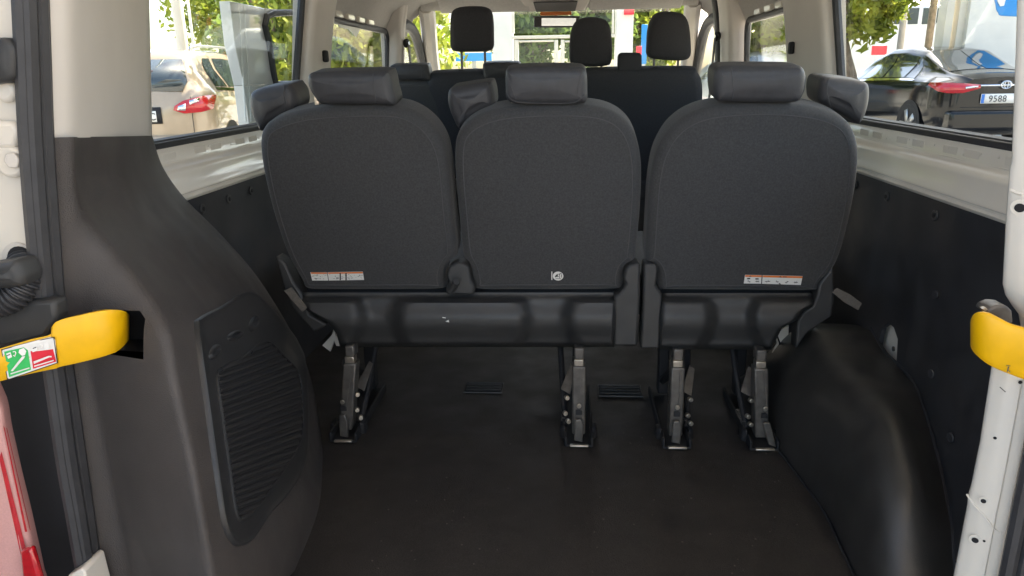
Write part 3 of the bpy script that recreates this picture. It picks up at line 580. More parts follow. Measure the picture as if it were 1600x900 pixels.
# ================================================================ SEATS
TILT = np.array((0, -0.981, -0.194)); PB = (0, 0.80, 0.375)
def hfield(name, lx, rx, y0, y1, valleys, parent, nx=70, ny=26):
    rows = []
    for j in range(ny+1):
        t = j/ny; y = y0+(y1-y0)*t; l, r_ = interp(y, *zip(*lx)), interp(y, *zip(*rx)); row = []
        for i in range(nx+1):
            x = l+(r_-l)*i/nx; dmin = 99
            for vx, w0 in valleys: dmin = min(dmin, abs(x-vx)-(w0+26*((y-495)/45)**2 if y < 495 else w0+16*((y-495)/45)**2))
            p = sstep(-4, 22, dmin)*sstep(463, 474, y)
            e = sstep(0, 5, min(x-l, r_-x))
            Y = 0.805-0.012*sstep(458, 470, y)-0.016*sstep(470, 500, y)+0.016*sstep(505, 535, y)-0.040*p+(1-e)*0.03+0.04*sstep(y1-7, y1, y)
            row.append(U(x, y, 1, Y))
        rows.append(row)
    v0 = [np.array((p[0], 0.93, p[2]-0.03)) for p in rows[-1]]; rows.append(v0)
    return grid(name, rows, 'shell', parent, sharp=60)
def headrest(out, parent, seams, posts, Y=0.70):
    h = slab('headrest', out, (0, Y, 0.86), (0, -1, -0.12), 0.105, 0.020, 0.004, 'hide', parent, n=6)
    t = bvh(h)
    for sm in seams:
        pts = [hit(t, x, y, 0.0004) for x, y in catmull(sm, 6)]; pts = [p for p in pts if p is not None]
        if len(pts) > 3: tube('seam', pts, 0.0012, 'thread', h, n=5)
    for x, y in posts:
        p = U(x, y, 1, Y+0.06); tube('headrest_post', [p+np.array((0, 0, 0.03)), p-np.array((0, -0.01, 0.05))], 0.007, 'bright', h)
        box('post_collar', tuple(p+np.array((-0.012, -0.012, -0.016))), tuple(p+np.array((0.012, 0.012, -0.004))), 'shell', h)
def bolster(out, seam, parent, Y=0.775):
    b = slab('shoulder_bolster', out, (0, Y, 0.83), (0.0, -1, -0.1), 0.12, 0.024, 0.006, 'hide', parent, n=6); t = bvh(b)
    pts = [p for p in (hit(t, x, y, 0.0004) for x, y in catmull(seam, 6)) if p is not None]
    if len(pts) > 3: tube('seam', pts, 0.0012, 'thread', b, n=5)
def leg(xt, xb, yb, parent, lever=0, sgn=1):
    a, b = U(xt, 548, 1, 0.757), U(xb, yb-6, 1, 0.757); x0, x1 = b[0], a[0]; hw = 0.0165
    o = mesh('leg', [(x0-hw, 0.742, 0.022), (x0+hw, 0.742, 0.022), (x1+hw, 0.745, 0.205), (x1-hw, 0.745, 0.205), (x0-hw, 0.785, 0.022), (x0+hw, 0.785, 0.022), (x1+hw, 0.785, 0.205), (x1-hw, 0.785, 0.205)],
         [(0, 1, 2, 3), (4, 5, 6, 7), (0, 1, 5, 4), (1, 2, 6, 5), (2, 3, 7, 6), (3, 0, 4, 7)], 'steel', parent, bev=0.004)
    mesh('leg_rib', [(x0+0.004, 0.741, 0.09), (x0+0.008, 0.741, 0.09), (x1+0.008, 0.7435, 0.2), (x1+0.004, 0.7435, 0.2), (x0+0.004, 0.7385, 0.09), (x0+0.008, 0.7385, 0.09), (x1+0.008, 0.741, 0.2), (x1+0.004, 0.741, 0.2)], [(0, 1, 2, 3), (4, 5, 6, 7), (0, 1, 5, 4), (1, 2, 6, 5), (2, 3, 7, 6), (3, 0, 4, 7)], 'steel', o)
    box('leg_cap', (x1-0.013, 0.747, 0.205), (x1+0.011, 0.775, 0.222), 'bright', o, bev=0.002); box('leg_head', (x1-0.012, 0.752, 0.22), (x1+0.012, 0.79, 0.25), 'steel', o)
    prism('latch_lever', [(x0-0.012+lever*0.0, 0.737, 0.012), (x0+0.010+lever*0.022, 0.737, 0.008), (x0+0.012+lever*0.006, 0.737, 0.055), (x0+0.006, 0.737, 0.072), (x0-0.010, 0.737, 0.070)] if not lever else
          [(x0+0.012, 0.735, 0.012), (x0+0.032, 0.735, 0.006), (x0+0.012, 0.735, 0.072), (x0-0.006, 0.735, 0.072)], (0, -0.010, 0), 'steel', o, bev=0.003)
    lk = box('latch_window', (x0-0.008, 0.7385, 0.078), (x0+0.008, 0.7405, 0.092), 'black', o, bev=0.001)
    disc('latch_bolt', (x0, 0.739, 0.104), (0, -1, 0), 0.006, 0.005, 'bright', o, n=10, bev=0.001)
    fb = box('floor_bracket', (x0-0.034, 0.715, 0.001), (x0+0.034, 1.04, 0.008), 'black', o, bev=0.002)
    box('bracket_wall', (x0-0.036, 0.715, 0.001), (x0-0.029, 1.04, 0.028), 'black', o, bev=0.003); box('bracket_wall', (x0+0.029, 0.715, 0.001), (x0+0.036, 1.04, 0.028), 'black', o, bev=0.003)
    prism('latch_hook', [(x0-0.048, 0.76, 0.004), (x0-0.034, 0.75, 0.004), (x0-0.034, 0.75, 0.04), (x0-0.046, 0.76, 0.034)], (0, 0.03, 0), 'black', o, bev=0.004)
    prism('latch_hook', [(x0+0.048, 0.76, 0.004), (x0+0.034, 0.75, 0.004), (x0+0.034, 0.75, 0.04), (x0+0.046, 0.76, 0.034)], (0, 0.03, 0), 'black', o, bev=0.004)
    box('striker_plate', (x0-0.022, 0.708, 0.004), (x0+0.024, 0.718, 0.010), 'bright', o, bev=0.002)
    # linkage beside the leg
    sx = x0+sgn*0.032
    tube('linkage_rod', [(sx, 0.77, 0.035), (sx+sgn*0.008, 0.84, 0.10), (sx+sgn*0.016, 0.92, 0.2)], 0.008, 'black', o, smooth_n=4)
    for dz, dx in ((0.115, 0), (0.05, 0.004), (0.072, -0.004)): disc('linkage_bolt', (sx+dx, 0.765, dz), (0.3, -1, 0.1), 0.006, 0.012, 'bright', o, n=10, bev=0.001)
    prism('linkage_plate', [(sx-0.014, 0.80, 0.12), (sx+0.010, 0.79, 0.11), (sx+0.024, 0.84, 0.165), (sx+0.012, 0.85, 0.17)], (0, 0.004, 0), 'steel', o, bev=0.001)
    tube('return_spring', [(sx-0.006+0.006*math.cos(k*1.1), 0.775+0.0015*k, 0.045+0.006*math.sin(k*1.1)) for k in range(50)], 0.0011, 'steel', o, n=5)
    box('front_leg', (x0-0.014, 1.0, 0.02), (x0+0.014, 1.04, 0.33), 'black', o); tube('cross_strut', [(x0, 0.79, 0.19), (x0, 1.02, 0.05)], 0.011, 'black', o)
def cushion(x0, x1, parent, m='fabric', y0=0.86, y1=1.32, z=0.41):
    slab('seat_cushion', None, None, (0, 0, 1), 0.12, 0.04, 0.01, m, parent, raw=[(x0+0.03, y0, z), (x1-0.03, y0, z), (x1, y0+0.06, z), (x1, y1-0.06, z+0.02), (x1-0.05, y1, z+0.02), (x0+0.05, y1, z+0.02), (x0, y1-0.06, z+0.02), (x0, y0+0.06, z)])

bench = thing('bench_seat', (-0.22, 0.9, 0.0), 'double charcoal bench seat in the rear row, left of the gap', 'seat', 'charcoal passenger benches')
oL = [(430, 186), (462, 176), (500, 170), (560, 167), (610, 167), (640, 174), (668, 192), (688, 218), (699, 252), (704, 300), (708, 350), (713, 400), (699, 416), (694, 440), (692, 455), (600, 457), (520, 457), (478, 455), (468, 440), (452, 412), (440, 385), (422, 330), (408, 270), (403, 225), (410, 200)]
bk = slab('backrest', oL, PB, TILT, 0.11, 0.026, 0.012, 'fabric', bench, seam=0.021)
oM = [(709, 245), (713, 215), (726, 196), (750, 181), (785, 171), (850, 166), (915, 167), (952, 174), (978, 190), (994, 215), (1002, 250), (1003, 290), (1000, 345), (994, 400), (990, 412), (977, 420), (974, 442), (970, 455), (900, 457), (820, 457), (745, 456), (738, 440), (733, 418), (722, 400), (716, 340), (711, 290)]
bm_ = slab('backrest', oM, PB, TILT, 0.11, 0.026, 0.012, 'fabric', bench, seam=0.021)
headrest([(478, 123), (484, 115), (510, 113), (560, 112), (598, 112), (606, 117), (611, 138), (615, 165), (590, 165), (540, 165), (500, 164), (488, 152), (480, 138)], bench, [[(583, 115), (584, 130), (586, 148), (588, 163)], [(480, 130), (487, 148), (498, 160)]], ((496, 166), (586, 166)))
headrest([(789, 117), (793, 109), (815, 106), (850, 105), (890, 105), (910, 107), (917, 116), (918, 140), (917, 158), (904, 164), (850, 164), (806, 164), (791, 156), (789, 138)], bench, [[(910, 108), (905, 128), (900, 150)], [(793, 115), (799, 135), (806, 155)], [(792, 146), (805, 158), (850, 161), (895, 160), (914, 148)]], ((803, 166), (902, 166)))
bolster([(386, 158), (389, 146), (402, 139), (425, 135), (446, 132), (453, 136), (461, 150), (461, 170), (445, 184), (420, 197), (404, 207), (394, 190), (387, 172)], [(445, 133), (443, 148), (446, 165), (443, 178)], bench)
bolster([(698, 150), (703, 139), (720, 135), (745, 131), (764, 129), (769, 135), (772, 150), (771, 168), (752, 180), (732, 192), (717, 204), (706, 186), (699, 166)], [(762, 130), (766, 146), (768, 165)], bench)
sk = hfield('seat_base_cover', [(456, 466), (485, 478), (503, 512), (522, 526), (541, 531)], [(456, 966), (541, 960)], 457, 542, [(592, 17), (855, 22)], bench)
pl = [(978, 420), (984, 413), (1000, 411), (1000, 470), (996, 541), (959, 541), (960, 464), (968, 459), (975, 450), (978, 444), (974, 436)]
pxprism('recliner_cover', pl, 1, 0.765, 0.06, 'shell', bench, bev=0.006)
rc = pxprism('recliner_cover', [(697, 430), (701, 417), (712, 410), (722, 411), (733, 418), (735, 438), (741, 447), (741, 461), (697, 461), (697, 450), (701, 442)], 1, 0.77, 0.05, 'shell', bench, bev=0.006)
tube('recliner_pin', [U(706, 453, 1, 0.765), U(713, 441, 1, 0.755)], 0.009, 'shell', rc); disc('pin_hole', U(713, 440, 1, 0.752), (0.2, -1, 0.2), 0.008, 0.003, 'black', rc, n=12)
pxprism('recliner_cover', [(430, 400), (446, 412), (458, 440), (470, 458), (484, 492), (512, 508), (490, 520), (455, 480), (440, 440)], 1, 0.80, 0.05, 'shell', bench, bev=0.006)
pxprism('release_strap', [(443, 454), (455, 449), (465, 462), (480, 481), (472, 488), (462, 476)], 1, 0.765, 0.004, 'strap', bench, bev=0.001)
cushion(-0.66, -0.23, bench); cushion(-0.21, 0.20, bench)
tb = bvh(bk); lab = decal('warning_label', [[(485, 425), (511, 425), (513, 438), (488, 438)], [(512, 425), (567, 424), (569, 437), (514, 438)]], tb, 0.001, 'white', bk)
decal('label_header', [[(486, 425), (511, 425.3), (511.3, 427.4), (486.6, 427.4)], [(512.5, 425.3), (567, 424.3), (567.3, 426.6), (513, 427.4)]], tb, 0.0016, 'orange', bk)
pp = []
for k in range(60):
    x, yy = 488+random.random()*78, 428+random.random()*7
    if 509 < x < 515: continue
    w_, h_ = random.uniform(0.5, 3), random.uniform(0.3, 0.8); pp.append(quad(x, yy, min(x+w_, 567), yy+h_))
pp += [quad(531, 426, 533, 437), quad(540, 426, 542, 437)]
decal('label_print', pp, tb, 0.0022, 'ink', bk)
tm = bvh(bm_)
decal('round_sticker', [[(872+8.3*math.cos(a), 431+7*math.sin(a)) for a in np.linspace(0, 2*math.pi, 22)[:-1]], quad(861.5, 424, 863, 437)], tm, 0.001, 'white', bm_)
decal('sticker_print', [[(867, 431), (871, 427), (872, 430), (868, 433)], quad(874, 427, 875, 434), quad(870, 431, 873, 432), quad(868, 434.5, 877, 435.2), [(872, 427.5), (878, 426), (877, 427.2), (873, 428.6)], quad(877, 428, 878, 433)], tm, 0.0018, 'ink', bm_)
ts = bvh(sk)
decal('paper_scrap', [[(696, 502), (701, 499.5), (702, 503.5)], [(691, 495.5), (696, 496), (697, 497), (692, 496.6)]], ts, 0.0012, 'white', sk)
leg(547, 543, 680, bench); leg(905, 904, 688, bench, sgn=-1)

single = thing('single_seat', (0.46, 0.9, 0.0), 'single charcoal seat in the rear row beside the bare wheel arch', 'seat')
oR = [(1009, 405), (1012, 350), (1015, 300), (1022, 255), (1034, 225), (1052, 200), (1080, 180), (1120, 168), (1190, 163), (1260, 167), (1305, 178), (1330, 195), (1342, 220), (1345, 250), (1341, 295), (1330, 350), (1318, 395), (1304, 425), (1282, 446), (1274, 458), (1150, 458), (1040, 457), (1029, 452), (1026, 420), (1014, 414)]
br = slab('backrest', oR, PB, TILT, 0.11, 0.026, 0.012, 'fabric', single, seam=0.021)
headrest([(1117, 120), (1121, 109), (1135, 104), (1190, 103), (1245, 104), (1258, 108), (1262, 120), (1261, 140), (1252, 158), (1235, 162), (1190, 162), (1140, 161), (1122, 158), (1117, 140)], single, [[(1143, 105), (1145, 125), (1146, 145), (1142, 160)], [(1259, 115), (1256, 140), (1248, 156)]], ((1137, 164), (1240, 164)))
bolster([(1281, 150), (1282, 133), (1290, 122), (1315, 123), (1345, 127), (1359, 131), (1363, 143), (1361, 165), (1354, 186), (1344, 196), (1325, 184), (1300, 172), (1284, 162)], [(1296, 122), (1292, 140), (1296, 160), (1300, 170)], single)
sr = hfield('seat_base_cover', [(456, 1033), (545, 1028)], [(456, 1272), (478, 1270), (486, 1254), (500, 1246), (512, 1222), (545, 1206)], 458, 546, [(1143, 22)], single, nx=60)
pxprism('recliner_cover', [(1006, 414), (1012, 411), (1026, 414), (1028, 424), (1026, 438), (1024, 446), (1031, 456), (1035, 462), (1030, 545), (1001, 545), (1005, 470)], 1, 0.765, 0.06, 'shell', single, bev=0.006)
pxprism('recliner_cover', [(1277, 462), (1280, 444), (1296, 424), (1302, 415), (1304, 470), (1300, 495), (1262, 520), (1244, 546), (1246, 502), (1256, 487), (1270, 479)], 1, 0.79, 0.05, 'shell', single, bev=0.005)
pxprism('release_strap', [(1300, 457), (1308, 450), (1330, 461), (1347, 474), (1341, 485), (1320, 473)], 1, 0.775, 0.004, 'strap', single, bev=0.001)
cushion(0.22, 0.68, single)
tr_ = bvh(br)
decal('warning_label', [[(1164, 429), (1190, 429.5), (1189, 443), (1162, 442.5)], [(1191.5, 429.6), (1254, 431), (1251, 445), (1190.5, 443)]], tr_, 0.001, 'white', br)
decal('label_header', [[(1164.4, 429.2), (1190, 429.7), (1189.8, 432.4), (1164, 432)], [(1191.7, 429.8), (1253.8, 431.2), (1253.2, 434.2), (1191.3, 432.6)]], tr_, 0.0016, 'orange', br)
pp = [quad(1167, 433.5, 1172, 435.5), quad(1180, 434, 1185, 436)]
for cx, cy in ((1170, 439), (1183, 439), (1199, 439), (1214, 439.5), (1229, 440), (1243, 440.5)):
    for k in range(4):
        a = random.random()*6.28; l = random.uniform(2, 4.5); dx, dy = l*math.cos(a), 0.6*l*math.sin(a); pp.append([(cx-dx, cy-dy-0.3), (cx+dx, cy+dy-0.3), (cx+dx, cy+dy+0.3), (cx-dx, cy-dy+0.3)])
pp += [[(1172, 430), (1174, 431.6), (1170, 431.6)], [(1219, 430.6), (1221, 432.6), (1217, 432.4)], quad(1223, 431.5, 1229, 432.5), [(1216, 443), (1218, 441), (1220, 443.6)]]
decal('label_print', pp, tr_, 0.0022, 'ink', br)
leg(1060, 1054, 690, single); leg(1190, 1188, 692, single, lever=1, sgn=-1)

# second row bench: the same seat one row further forward
b2 = copy_tree(bench, None, (-0.035, 1.0, 0.035)); b2['label'] = 'double charcoal bench seat in the middle row, behind the rear headrests'
# front seats
def frontseat(name, x0, x1, heads, label, box_=None):
    t = thing(name, ((x0+x1)/2, 2.8, 0), label, 'seat'); n = (0, -0.981, -0.194); Yf = 2.60; zt = 0.902; zb = 0.35
    pts = [(x0+0.02, Yf+0.11, zb), (x1-0.02, Yf+0.11, zb), (x1, Yf+0.06, zb+0.25), (x1, Yf+0.02, zt-0.10), (x1-0.03, Yf+0.004, zt-0.02), (x1-0.09, Yf, zt), (x0+0.09, Yf, zt), (x0+0.03, Yf+0.004, zt-0.02), (x0, Yf+0.02, zt-0.10), (x0, Yf+0.06, zb+0.25)]
    bb = slab('backrest', None, None, n, 0.12, 0.035, 0.01, 'frontfab', t, raw=pts)
    for pxs in heads:
        h = slab('headrest', pxs, (0, Yf+0.03, 1.05), (0, -1, -0.1), 0.10, 0.03, 0.008, 'frontfab', t, n=6)
        cx = sum(U(x, y, 1, Yf)[0] for x, y in pxs)/len(pxs); zb_ = min(v.co.z for v in h.data.vertices)
        for dx in (-0.055, 0.055): tube('headrest_post', [(cx+dx, Yf+0.08, zb_+0.03), (cx+dx, Yf+0.07, zt-0.03)], 0.006, 'steel', h); box('post_collar', (cx+dx-0.016, Yf+0.045, zt-0.005), (cx+dx+0.016, Yf+0.085, zt+0.014), 'shell', h)
    cushion(x0, x1, t, 'frontfab', 2.7, 3.2, 0.40); box('seat_base', (x0+0.04, 2.72, 0.0), (x1-0.04, 3.1, 0.30), 'shell', t, bev=0.02)
    return t
frontseat('driver_seat', -0.63, -0.15, [[(702, 60), (703, 25), (712, 13), (735, 10), (758, 12), (768, 24), (770, 60), (769, 76), (760, 81), (735, 82), (710, 81), (703, 74)]], 'black driver seat with tall headrest on thin posts')
fb = frontseat('front_passenger_bench', 0.09, 0.675, [[(890, 70), (892, 50), (900, 34), (915, 28), (932, 28), (948, 33), (955, 50), (957, 80), (955, 99), (945, 104), (920, 105), (896, 102), (890, 95)], [(1012, 70), (1014, 45), (1022, 26), (1035, 19), (1055, 19), (1070, 24), (1078, 40), (1081, 70), (1080, 88), (1070, 95), (1045, 95), (1020, 92), (1012, 86)]], 'black double front passenger seat with two tall headrests')
pxprism('belt_tower', [(965, 116), (966, 86), (970, 82), (1000, 82), (1003, 87), (1003, 116)], 1, 2.62, 0.06, 'frontfab', fb, bev=0.01)

# ================================================================ OUTSIDE
def car(name, L, W, zs, mats, label, loc, rot, rw, lamps, plate=None, extra=None, group=None, side=None):
    """car with its tail at local y=0, heading +y; zs: stations (y, top z, belt z, half width at belt, half width at roof)"""
    t = thing(name, loc, label, 'car', group); t.rotation_euler = (0, 0, R(rot))
    ys = [z[0] for z in zs]
    def S(y, q, off=0.0):
        k = [interp(y, ys, [z[i] for z in zs]) for i in range(1, 5)]; top, belt, hw, tw = k
        e = 1-0.16*(max(0, 0.35-y)/0.35)**2-0.2*(max(0, y-L+0.7)/0.7)**2
        P = [(hw*0.93, 0.22), (hw*0.985, 0.42), (hw, 0.62), (hw*0.99, belt-0.06), (hw*0.965, belt), (tw+0.06, belt+(top-belt)*0.55), (tw, top-(top-belt)*0.16), (tw*0.86, top-0.015), (tw*0.5, top+0.005), (0, top+0.012)]
        s = q*9; i = min(int(s), 8); f = s-i; a, b = np.array(P[i]), np.array(P[i+1]); p = a+(b-a)*f
        return np.array((p[0]*e+off, y, p[1]+off*0.6))
    def patch(nm, y0, y1, q0, q1, m, sg, off, parent, n=8, k=6, sh=None):
        rows = []
        for i in range(n+1):
            y = y0+(y1-y0)*i/n; row = []
            for j in range(k+1):
                q = q0+(q1-q0)*j/k; yy = y
                if sh: yy = y+sh(i/n, j/k)
                p = S(yy, q, off); row.append((sg*p[0], p[1], p[2]))
            rows.append(row)
        o = bpy.data.objects.new(nm, None) if False else grid(nm, rows, m, None); o.parent = parent; return o
    def pm(nm, v, f, m, parent, **k):
        o = mesh(nm, v, f, m, None, **k); o.parent = parent; return o
    N = 46; rows = []
    for i in range(N+1):
        y = L*i/N; r1 = [S(y, q) for q in np.linspace(0, 1, 28)]
        rows.append([(p[0], p[1], p[2]) for p in r1] + [(-p[0], p[1], p[2]) for p in r1[::-1]])
    nc = len(rows[0]); v = [p for r_ in rows for p in r_]; f = [(i*nc+j, i*nc+j+1, (i+1)*nc+j+1, (i+1)*nc+j) for i in range(N) for j in range(nc-1)]
    f += [tuple(range(nc)), tuple(N*nc+j for j in range(nc))]
    body = pm('body', v, f, mats[0], t, sharp=45)
    for sg in (-1, 1):
        for (a, b, sh) in side: patch('side_window', a, b, 4.25/9, 5.85/9, 'carglass', sg, 0.006, t, sh=sh)
        patch('window_trim', side[0][0]-0.05, side[-1][1], 4.08/9, 4.2/9, 'chrome', sg, 0.008, t, n=14, k=1)
        for wy in (0.86, L-0.92):
            c = S(wy, 2/9)[0]
            P = [(sg*(c+0.006), wy+0.37*math.cos(a), 0.32+0.37*math.sin(a)) for a in np.linspace(0, 2*math.pi, 25)[:-1]]
            pm('wheel_arch', P+[(x-sg*0.1, y, z) for x, y, z in P], [tuple(range(24))], 'black', t, smooth=False)
            wl = pm('tyre', [(sg*(c+d), wy+r_*math.cos(a), 0.32+r_*math.sin(a)) for d, r_ in ((-0.15, 0.31), (-0.01, 0.315), (0.012, 0.30), (0.014, 0.23)) for a in np.linspace(0, 2*math.pi, 25)[:-1]], [(r_*24+j, r_*24+(j+1) % 24, (r_+1)*24+(j+1) % 24, (r_+1)*24+j) for r_ in range(3) for j in range(24)], 'tyre', t)
            for k in range(5):
                a = k*2*math.pi/5; ca, sa = math.cos(a), math.sin(a)
                pm('spoke', [(sg*(c+0.014), wy+ca*0.03-sa*0.035, 0.32+sa*0.03+ca*0.035), (sg*(c+0.014), wy+ca*0.23-sa*0.05, 0.32+sa*0.23+ca*0.05), (sg*(c+0.014), wy+ca*0.23+sa*0.05, 0.32+sa*0.23-ca*0.05), (sg*(c+0.014), wy+ca*0.03+sa*0.035, 0.32+sa*0.03-ca*0.035)], [(0, 1, 2, 3)], 'rim', wl, solid=0.015)
        lamps(t, S, sg, pm, patch)
    patch('rear_window', rw[0], rw[1], 6.3/9, 1.0, 'carglass', 1, 0.008, t); patch('rear_window', rw[0], rw[1], 6.3/9, 1.0, 'carglass', -1, 0.008, t)
    box_ = pm('bumper', [(x, y, z) for y in (-0.09, 0.3) for x in (-W*0.42, W*0.42) for z in (0.28, 0.56)], [(0, 1, 3, 2), (4, 5, 7, 6), (0, 1, 5, 4), (2, 3, 7, 6), (1, 3, 7, 5), (0, 2, 6, 4)], mats[0], t, bev=0.05, seg=4)
    if plate:
        px, pz, txt, tx, pw = plate
        p = pm('number_plate', [(px-pw/2, -0.03, pz-0.065), (px+pw/2, -0.03, pz-0.065), (px+pw/2, -0.03, pz+0.065), (px-pw/2, -0.03, pz+0.065)], [(0, 1, 2, 3)], 'white', t, solid=0.006)
        pm('plate_band', [(px-pw/2+0.005, -0.036, pz-0.06), (px-pw/2+0.05, -0.036, pz-0.06), (px-pw/2+0.05, -0.036, pz+0.06), (px-pw/2+0.005, -0.036, pz+0.06)], [(0, 1, 2, 3)], 'blue', p, smooth=False)
        cu = bpy.data.curves.new('plate_text', 'FONT'); cu.body = txt; cu.size = 0.125; cu.extrude = 0.001; cu.align_x = 'LEFT'; cu.space_character = 1.08
        o = bpy.data.objects.new('plate_text', cu); COL.objects.link(o); bpy.context.view_layer.update()
        me = bpy.data.meshes.new_from_object(o.evaluated_get(bpy.context.evaluated_depsgraph_get())); bpy.data.objects.remove(o)
        me.materials.clear(); me.materials.append(M['ink']); o = bpy.data.objects.new('plate_text', me); COL.objects.link(o); o.parent = p; o.location = (tx, -0.038, pz-0.044); o.rotation_euler = (R(90), 0, 0)
    if extra: extra(t, S, pm, patch)
    return t
# black saloon behind the right window
def lampS(t, S, sg, pm, patch):
    z0, z1 = 0.80, 0.93
    v = [(sg*0.36, -0.022, 0.86), (sg*0.60, -0.022, 0.80), (sg*0.80, 0.02, 0.80), (sg*0.86, 0.16, 0.82), (sg*0.885, 0.42, 0.90), (sg*0.87, 0.40, 0.94), (sg*0.82, 0.10, 0.94), (sg*0.60, -0.015, 0.93), (sg*0.36, -0.018, 0.91)]
    a = pm('tail_lamp', v, [(0, 1, 7, 8), (1, 2, 6, 7), (2, 3, 5, 6), (3, 4, 5)], 'lens', t, solid=0.03)
    pm('lamp_insert', [(sg*0.40, -0.042, 0.875), (sg*0.58, -0.042, 0.85), (sg*0.58, -0.042, 0.885), (sg*0.40, -0.042, 0.895)], [(0, 1, 2, 3)], 'chrome', a, solid=0.006)
def extraS(t, S, pm, patch):
    pm('chrome_bar', [(-0.36, -0.03, 0.885), (0.36, -0.03, 0.885), (0.36, -0.03, 0.91), (-0.36, -0.03, 0.91)], [(0, 1, 2, 3)], 'chrome', t, solid=0.02)
    rg = [(0.075*math.cos(a), -0.05, 0.905+0.052*math.sin(a)) for a in np.linspace(0, 2*math.pi, 25)[:-1]]
    e = tube('emblem', rg, 0.007, 'chrome', None, n=6, cyc=True); e.parent = t
    for ax, az, cz in ((0.025, 0.05, 0), (0.055, 0.022, 0.02)):
        o = tube('emblem_ring', [(ax*math.cos(a), -0.05, 0.905+cz+az*math.sin(a)) for a in np.linspace(0, 2*math.pi, 21)[:-1]], 0.006, 'chrome', None, n=6, cyc=True); o.parent = e
    pm('trunk_gap', [(x, -0.011, z) for x, z in ((-0.6, 0.60), (0.6, 0.60), (0.6, 0.608), (-0.6, 0.608))], [(0, 1, 2, 3)], 'black', t, smooth=False)
zsS = [(0, 1.00, 0.90, 0.80, 0.55), (0.12, 1.06, 0.93, 0.86, 0.58), (0.45, 1.09, 0.94, 0.90, 0.56), (0.75, 1.17, 0.95, 0.91, 0.55), (1.35, 1.40, 0.94, 0.91, 0.56), (1.9, 1.455, 0.93, 0.91, 0.57), (2.5, 1.45, 0.92, 0.91, 0.58), (3.0, 1.34, 0.91, 0.91, 0.58), (3.65, 1.00, 0.90, 0.90, 0.64), (4.3, 0.84, 0.76, 0.86, 0.6), (4.65, 0.62, 0.55, 0.72, 0.5)]
pw = U(1413, 196, 2, GZ+0.32)
SROT = 3.0
sal = car('parked_saloon', 4.65, 1.82, zsS, ['cardark'], 'black saloon car with red tail lamps outside the right window', (pw[0]+0.91+0.05, pw[1]-0.90, GZ), SROT, (0.52, 1.30), lampS, (-0.03, 0.72, '9588', -0.22, 0.60), extraS,
    side=[(1.02, 1.30, lambda a, b: 0.30*b*(1-a)), (1.36, 2.05, lambda a, b: 0.05*b), (2.12, 2.95, lambda a, b: -0.30*b*a)])
sal.scale = (1, 1, 1.06)
# beige hatchback behind the left window
def lampN(t, S, sg, pm, patch):
    v = [(sg*0.50, -0.03, 0.86), (sg*0.62, -0.03, 0.82), (sg*0.80, 0.04, 0.83), (sg*0.87, 0.25, 0.86), (sg*0.885, 0.38, 1.03), (sg*0.80, 0.06, 1.02), (sg*0.62, -0.02, 0.97), (sg*0.52, -0.03, 0.91)]
    a = pm('tail_lamp', v, [(0, 1, 6, 7), (1, 2, 5, 6), (2, 3, 4, 5)], 'lens', t, solid=0.04)
    pm('lamp_insert', [(sg*0.55, -0.055, 0.86), (sg*0.65, -0.055, 0.855), (sg*0.66, -0.05, 0.94), (sg*0.57, -0.055, 0.91)], [(0, 1, 2, 3)], 'chrome', a, solid=0.006)
    pm('lamp_insert', [(sg*0.70, -0.035, 0.92), (sg*0.80, 0.01, 0.96), (sg*0.81, 0.03, 1.0), (sg*0.70, -0.03, 0.975)], [(0, 1, 2, 3)], 'chrome', a, solid=0.006)
def extraN(t, S, pm, patch):
    pm('plate_recess', [(-0.34, -0.016, 0.70), (0.34, -0.016, 0.70), (0.34, -0.016, 0.90), (-0.34, -0.016, 0.90)], [(0, 1, 2, 3)], 'black', t, solid=0.004)
    pm('rear_glass', [(-0.60, 0.055, 1.08), (0.60, 0.055, 1.08), (0.66, 0.10, 1.20), (0.56, 0.30, 1.46), (-0.56, 0.30, 1.46), (-0.66, 0.10, 1.20)], [(0, 1, 2, 3, 4, 5)], 'carglass', t, solid=0.02)
    for sg in (-1, 1):
        o = tube('roof_rail', [(sg*0.56, 0.6, 1.58), (sg*0.57, 0.8, 1.635), (sg*0.57, 2.2, 1.645), (sg*0.56, 2.5, 1.57)], 0.018, 'rim', None, n=6, smooth_n=4); o.parent = t
        pm('tailgate_gap', [(sg*0.70, -0.004, 0.55), (sg*0.708, -0.004, 0.55), (sg*0.708, 0.01, 1.02), (sg*0.70, 0.01, 1.02)], [(0, 1, 2, 3)], 'black', t, smooth=False)
    o = pm('high_brake_lamp', [(-0.2, 0.20, 1.555), (0.2, 0.20, 1.555), (0.2, 0.26, 1.59), (-0.2, 0.26, 1.59)], [(0, 1, 2, 3)], 'lens', t, solid=0.03)
zsN = [(0, 1.02, 0.97, 0.80, 0.60), (0.06, 1.08, 1.02, 0.86, 0.64), (0.22, 1.36, 1.06, 0.89, 0.63), (0.36, 1.53, 1.07, 0.90, 0.61), (0.8, 1.59, 1.05, 0.90, 0.60), (1.6, 1.61, 1.02, 0.90, 0.60), (2.4, 1.57, 1.0, 0.90, 0.60), (2.9, 1.40, 0.98, 0.90, 0.60), (3.5, 1.10, 0.97, 0.89, 0.66), (4.1, 0.92, 0.82, 0.84, 0.6), (4.35, 0.70, 0.6, 0.72, 0.5)]
pn = U(322, 162, 2, GZ+0.93)
NROT = 7.0
car('parked_hatchback', 4.35, 1.8, zsN, ['cartan'], 'beige hatchback with roof rails and red tail lamp outside the left window', (pn[0]-0.86, pn[1]-0.15, GZ), NROT, (0.40, 0.42), lampN, (0.02, 0.79, 'C', 0.19, 0.52), extraN,
    side=[(0.62, 1.10, lambda a, b: 0.22*b*(1-a)), (1.18, 1.95, lambda a, b: 0.04*b), (2.02, 2.75, lambda a, b: -0.25*b*a)])
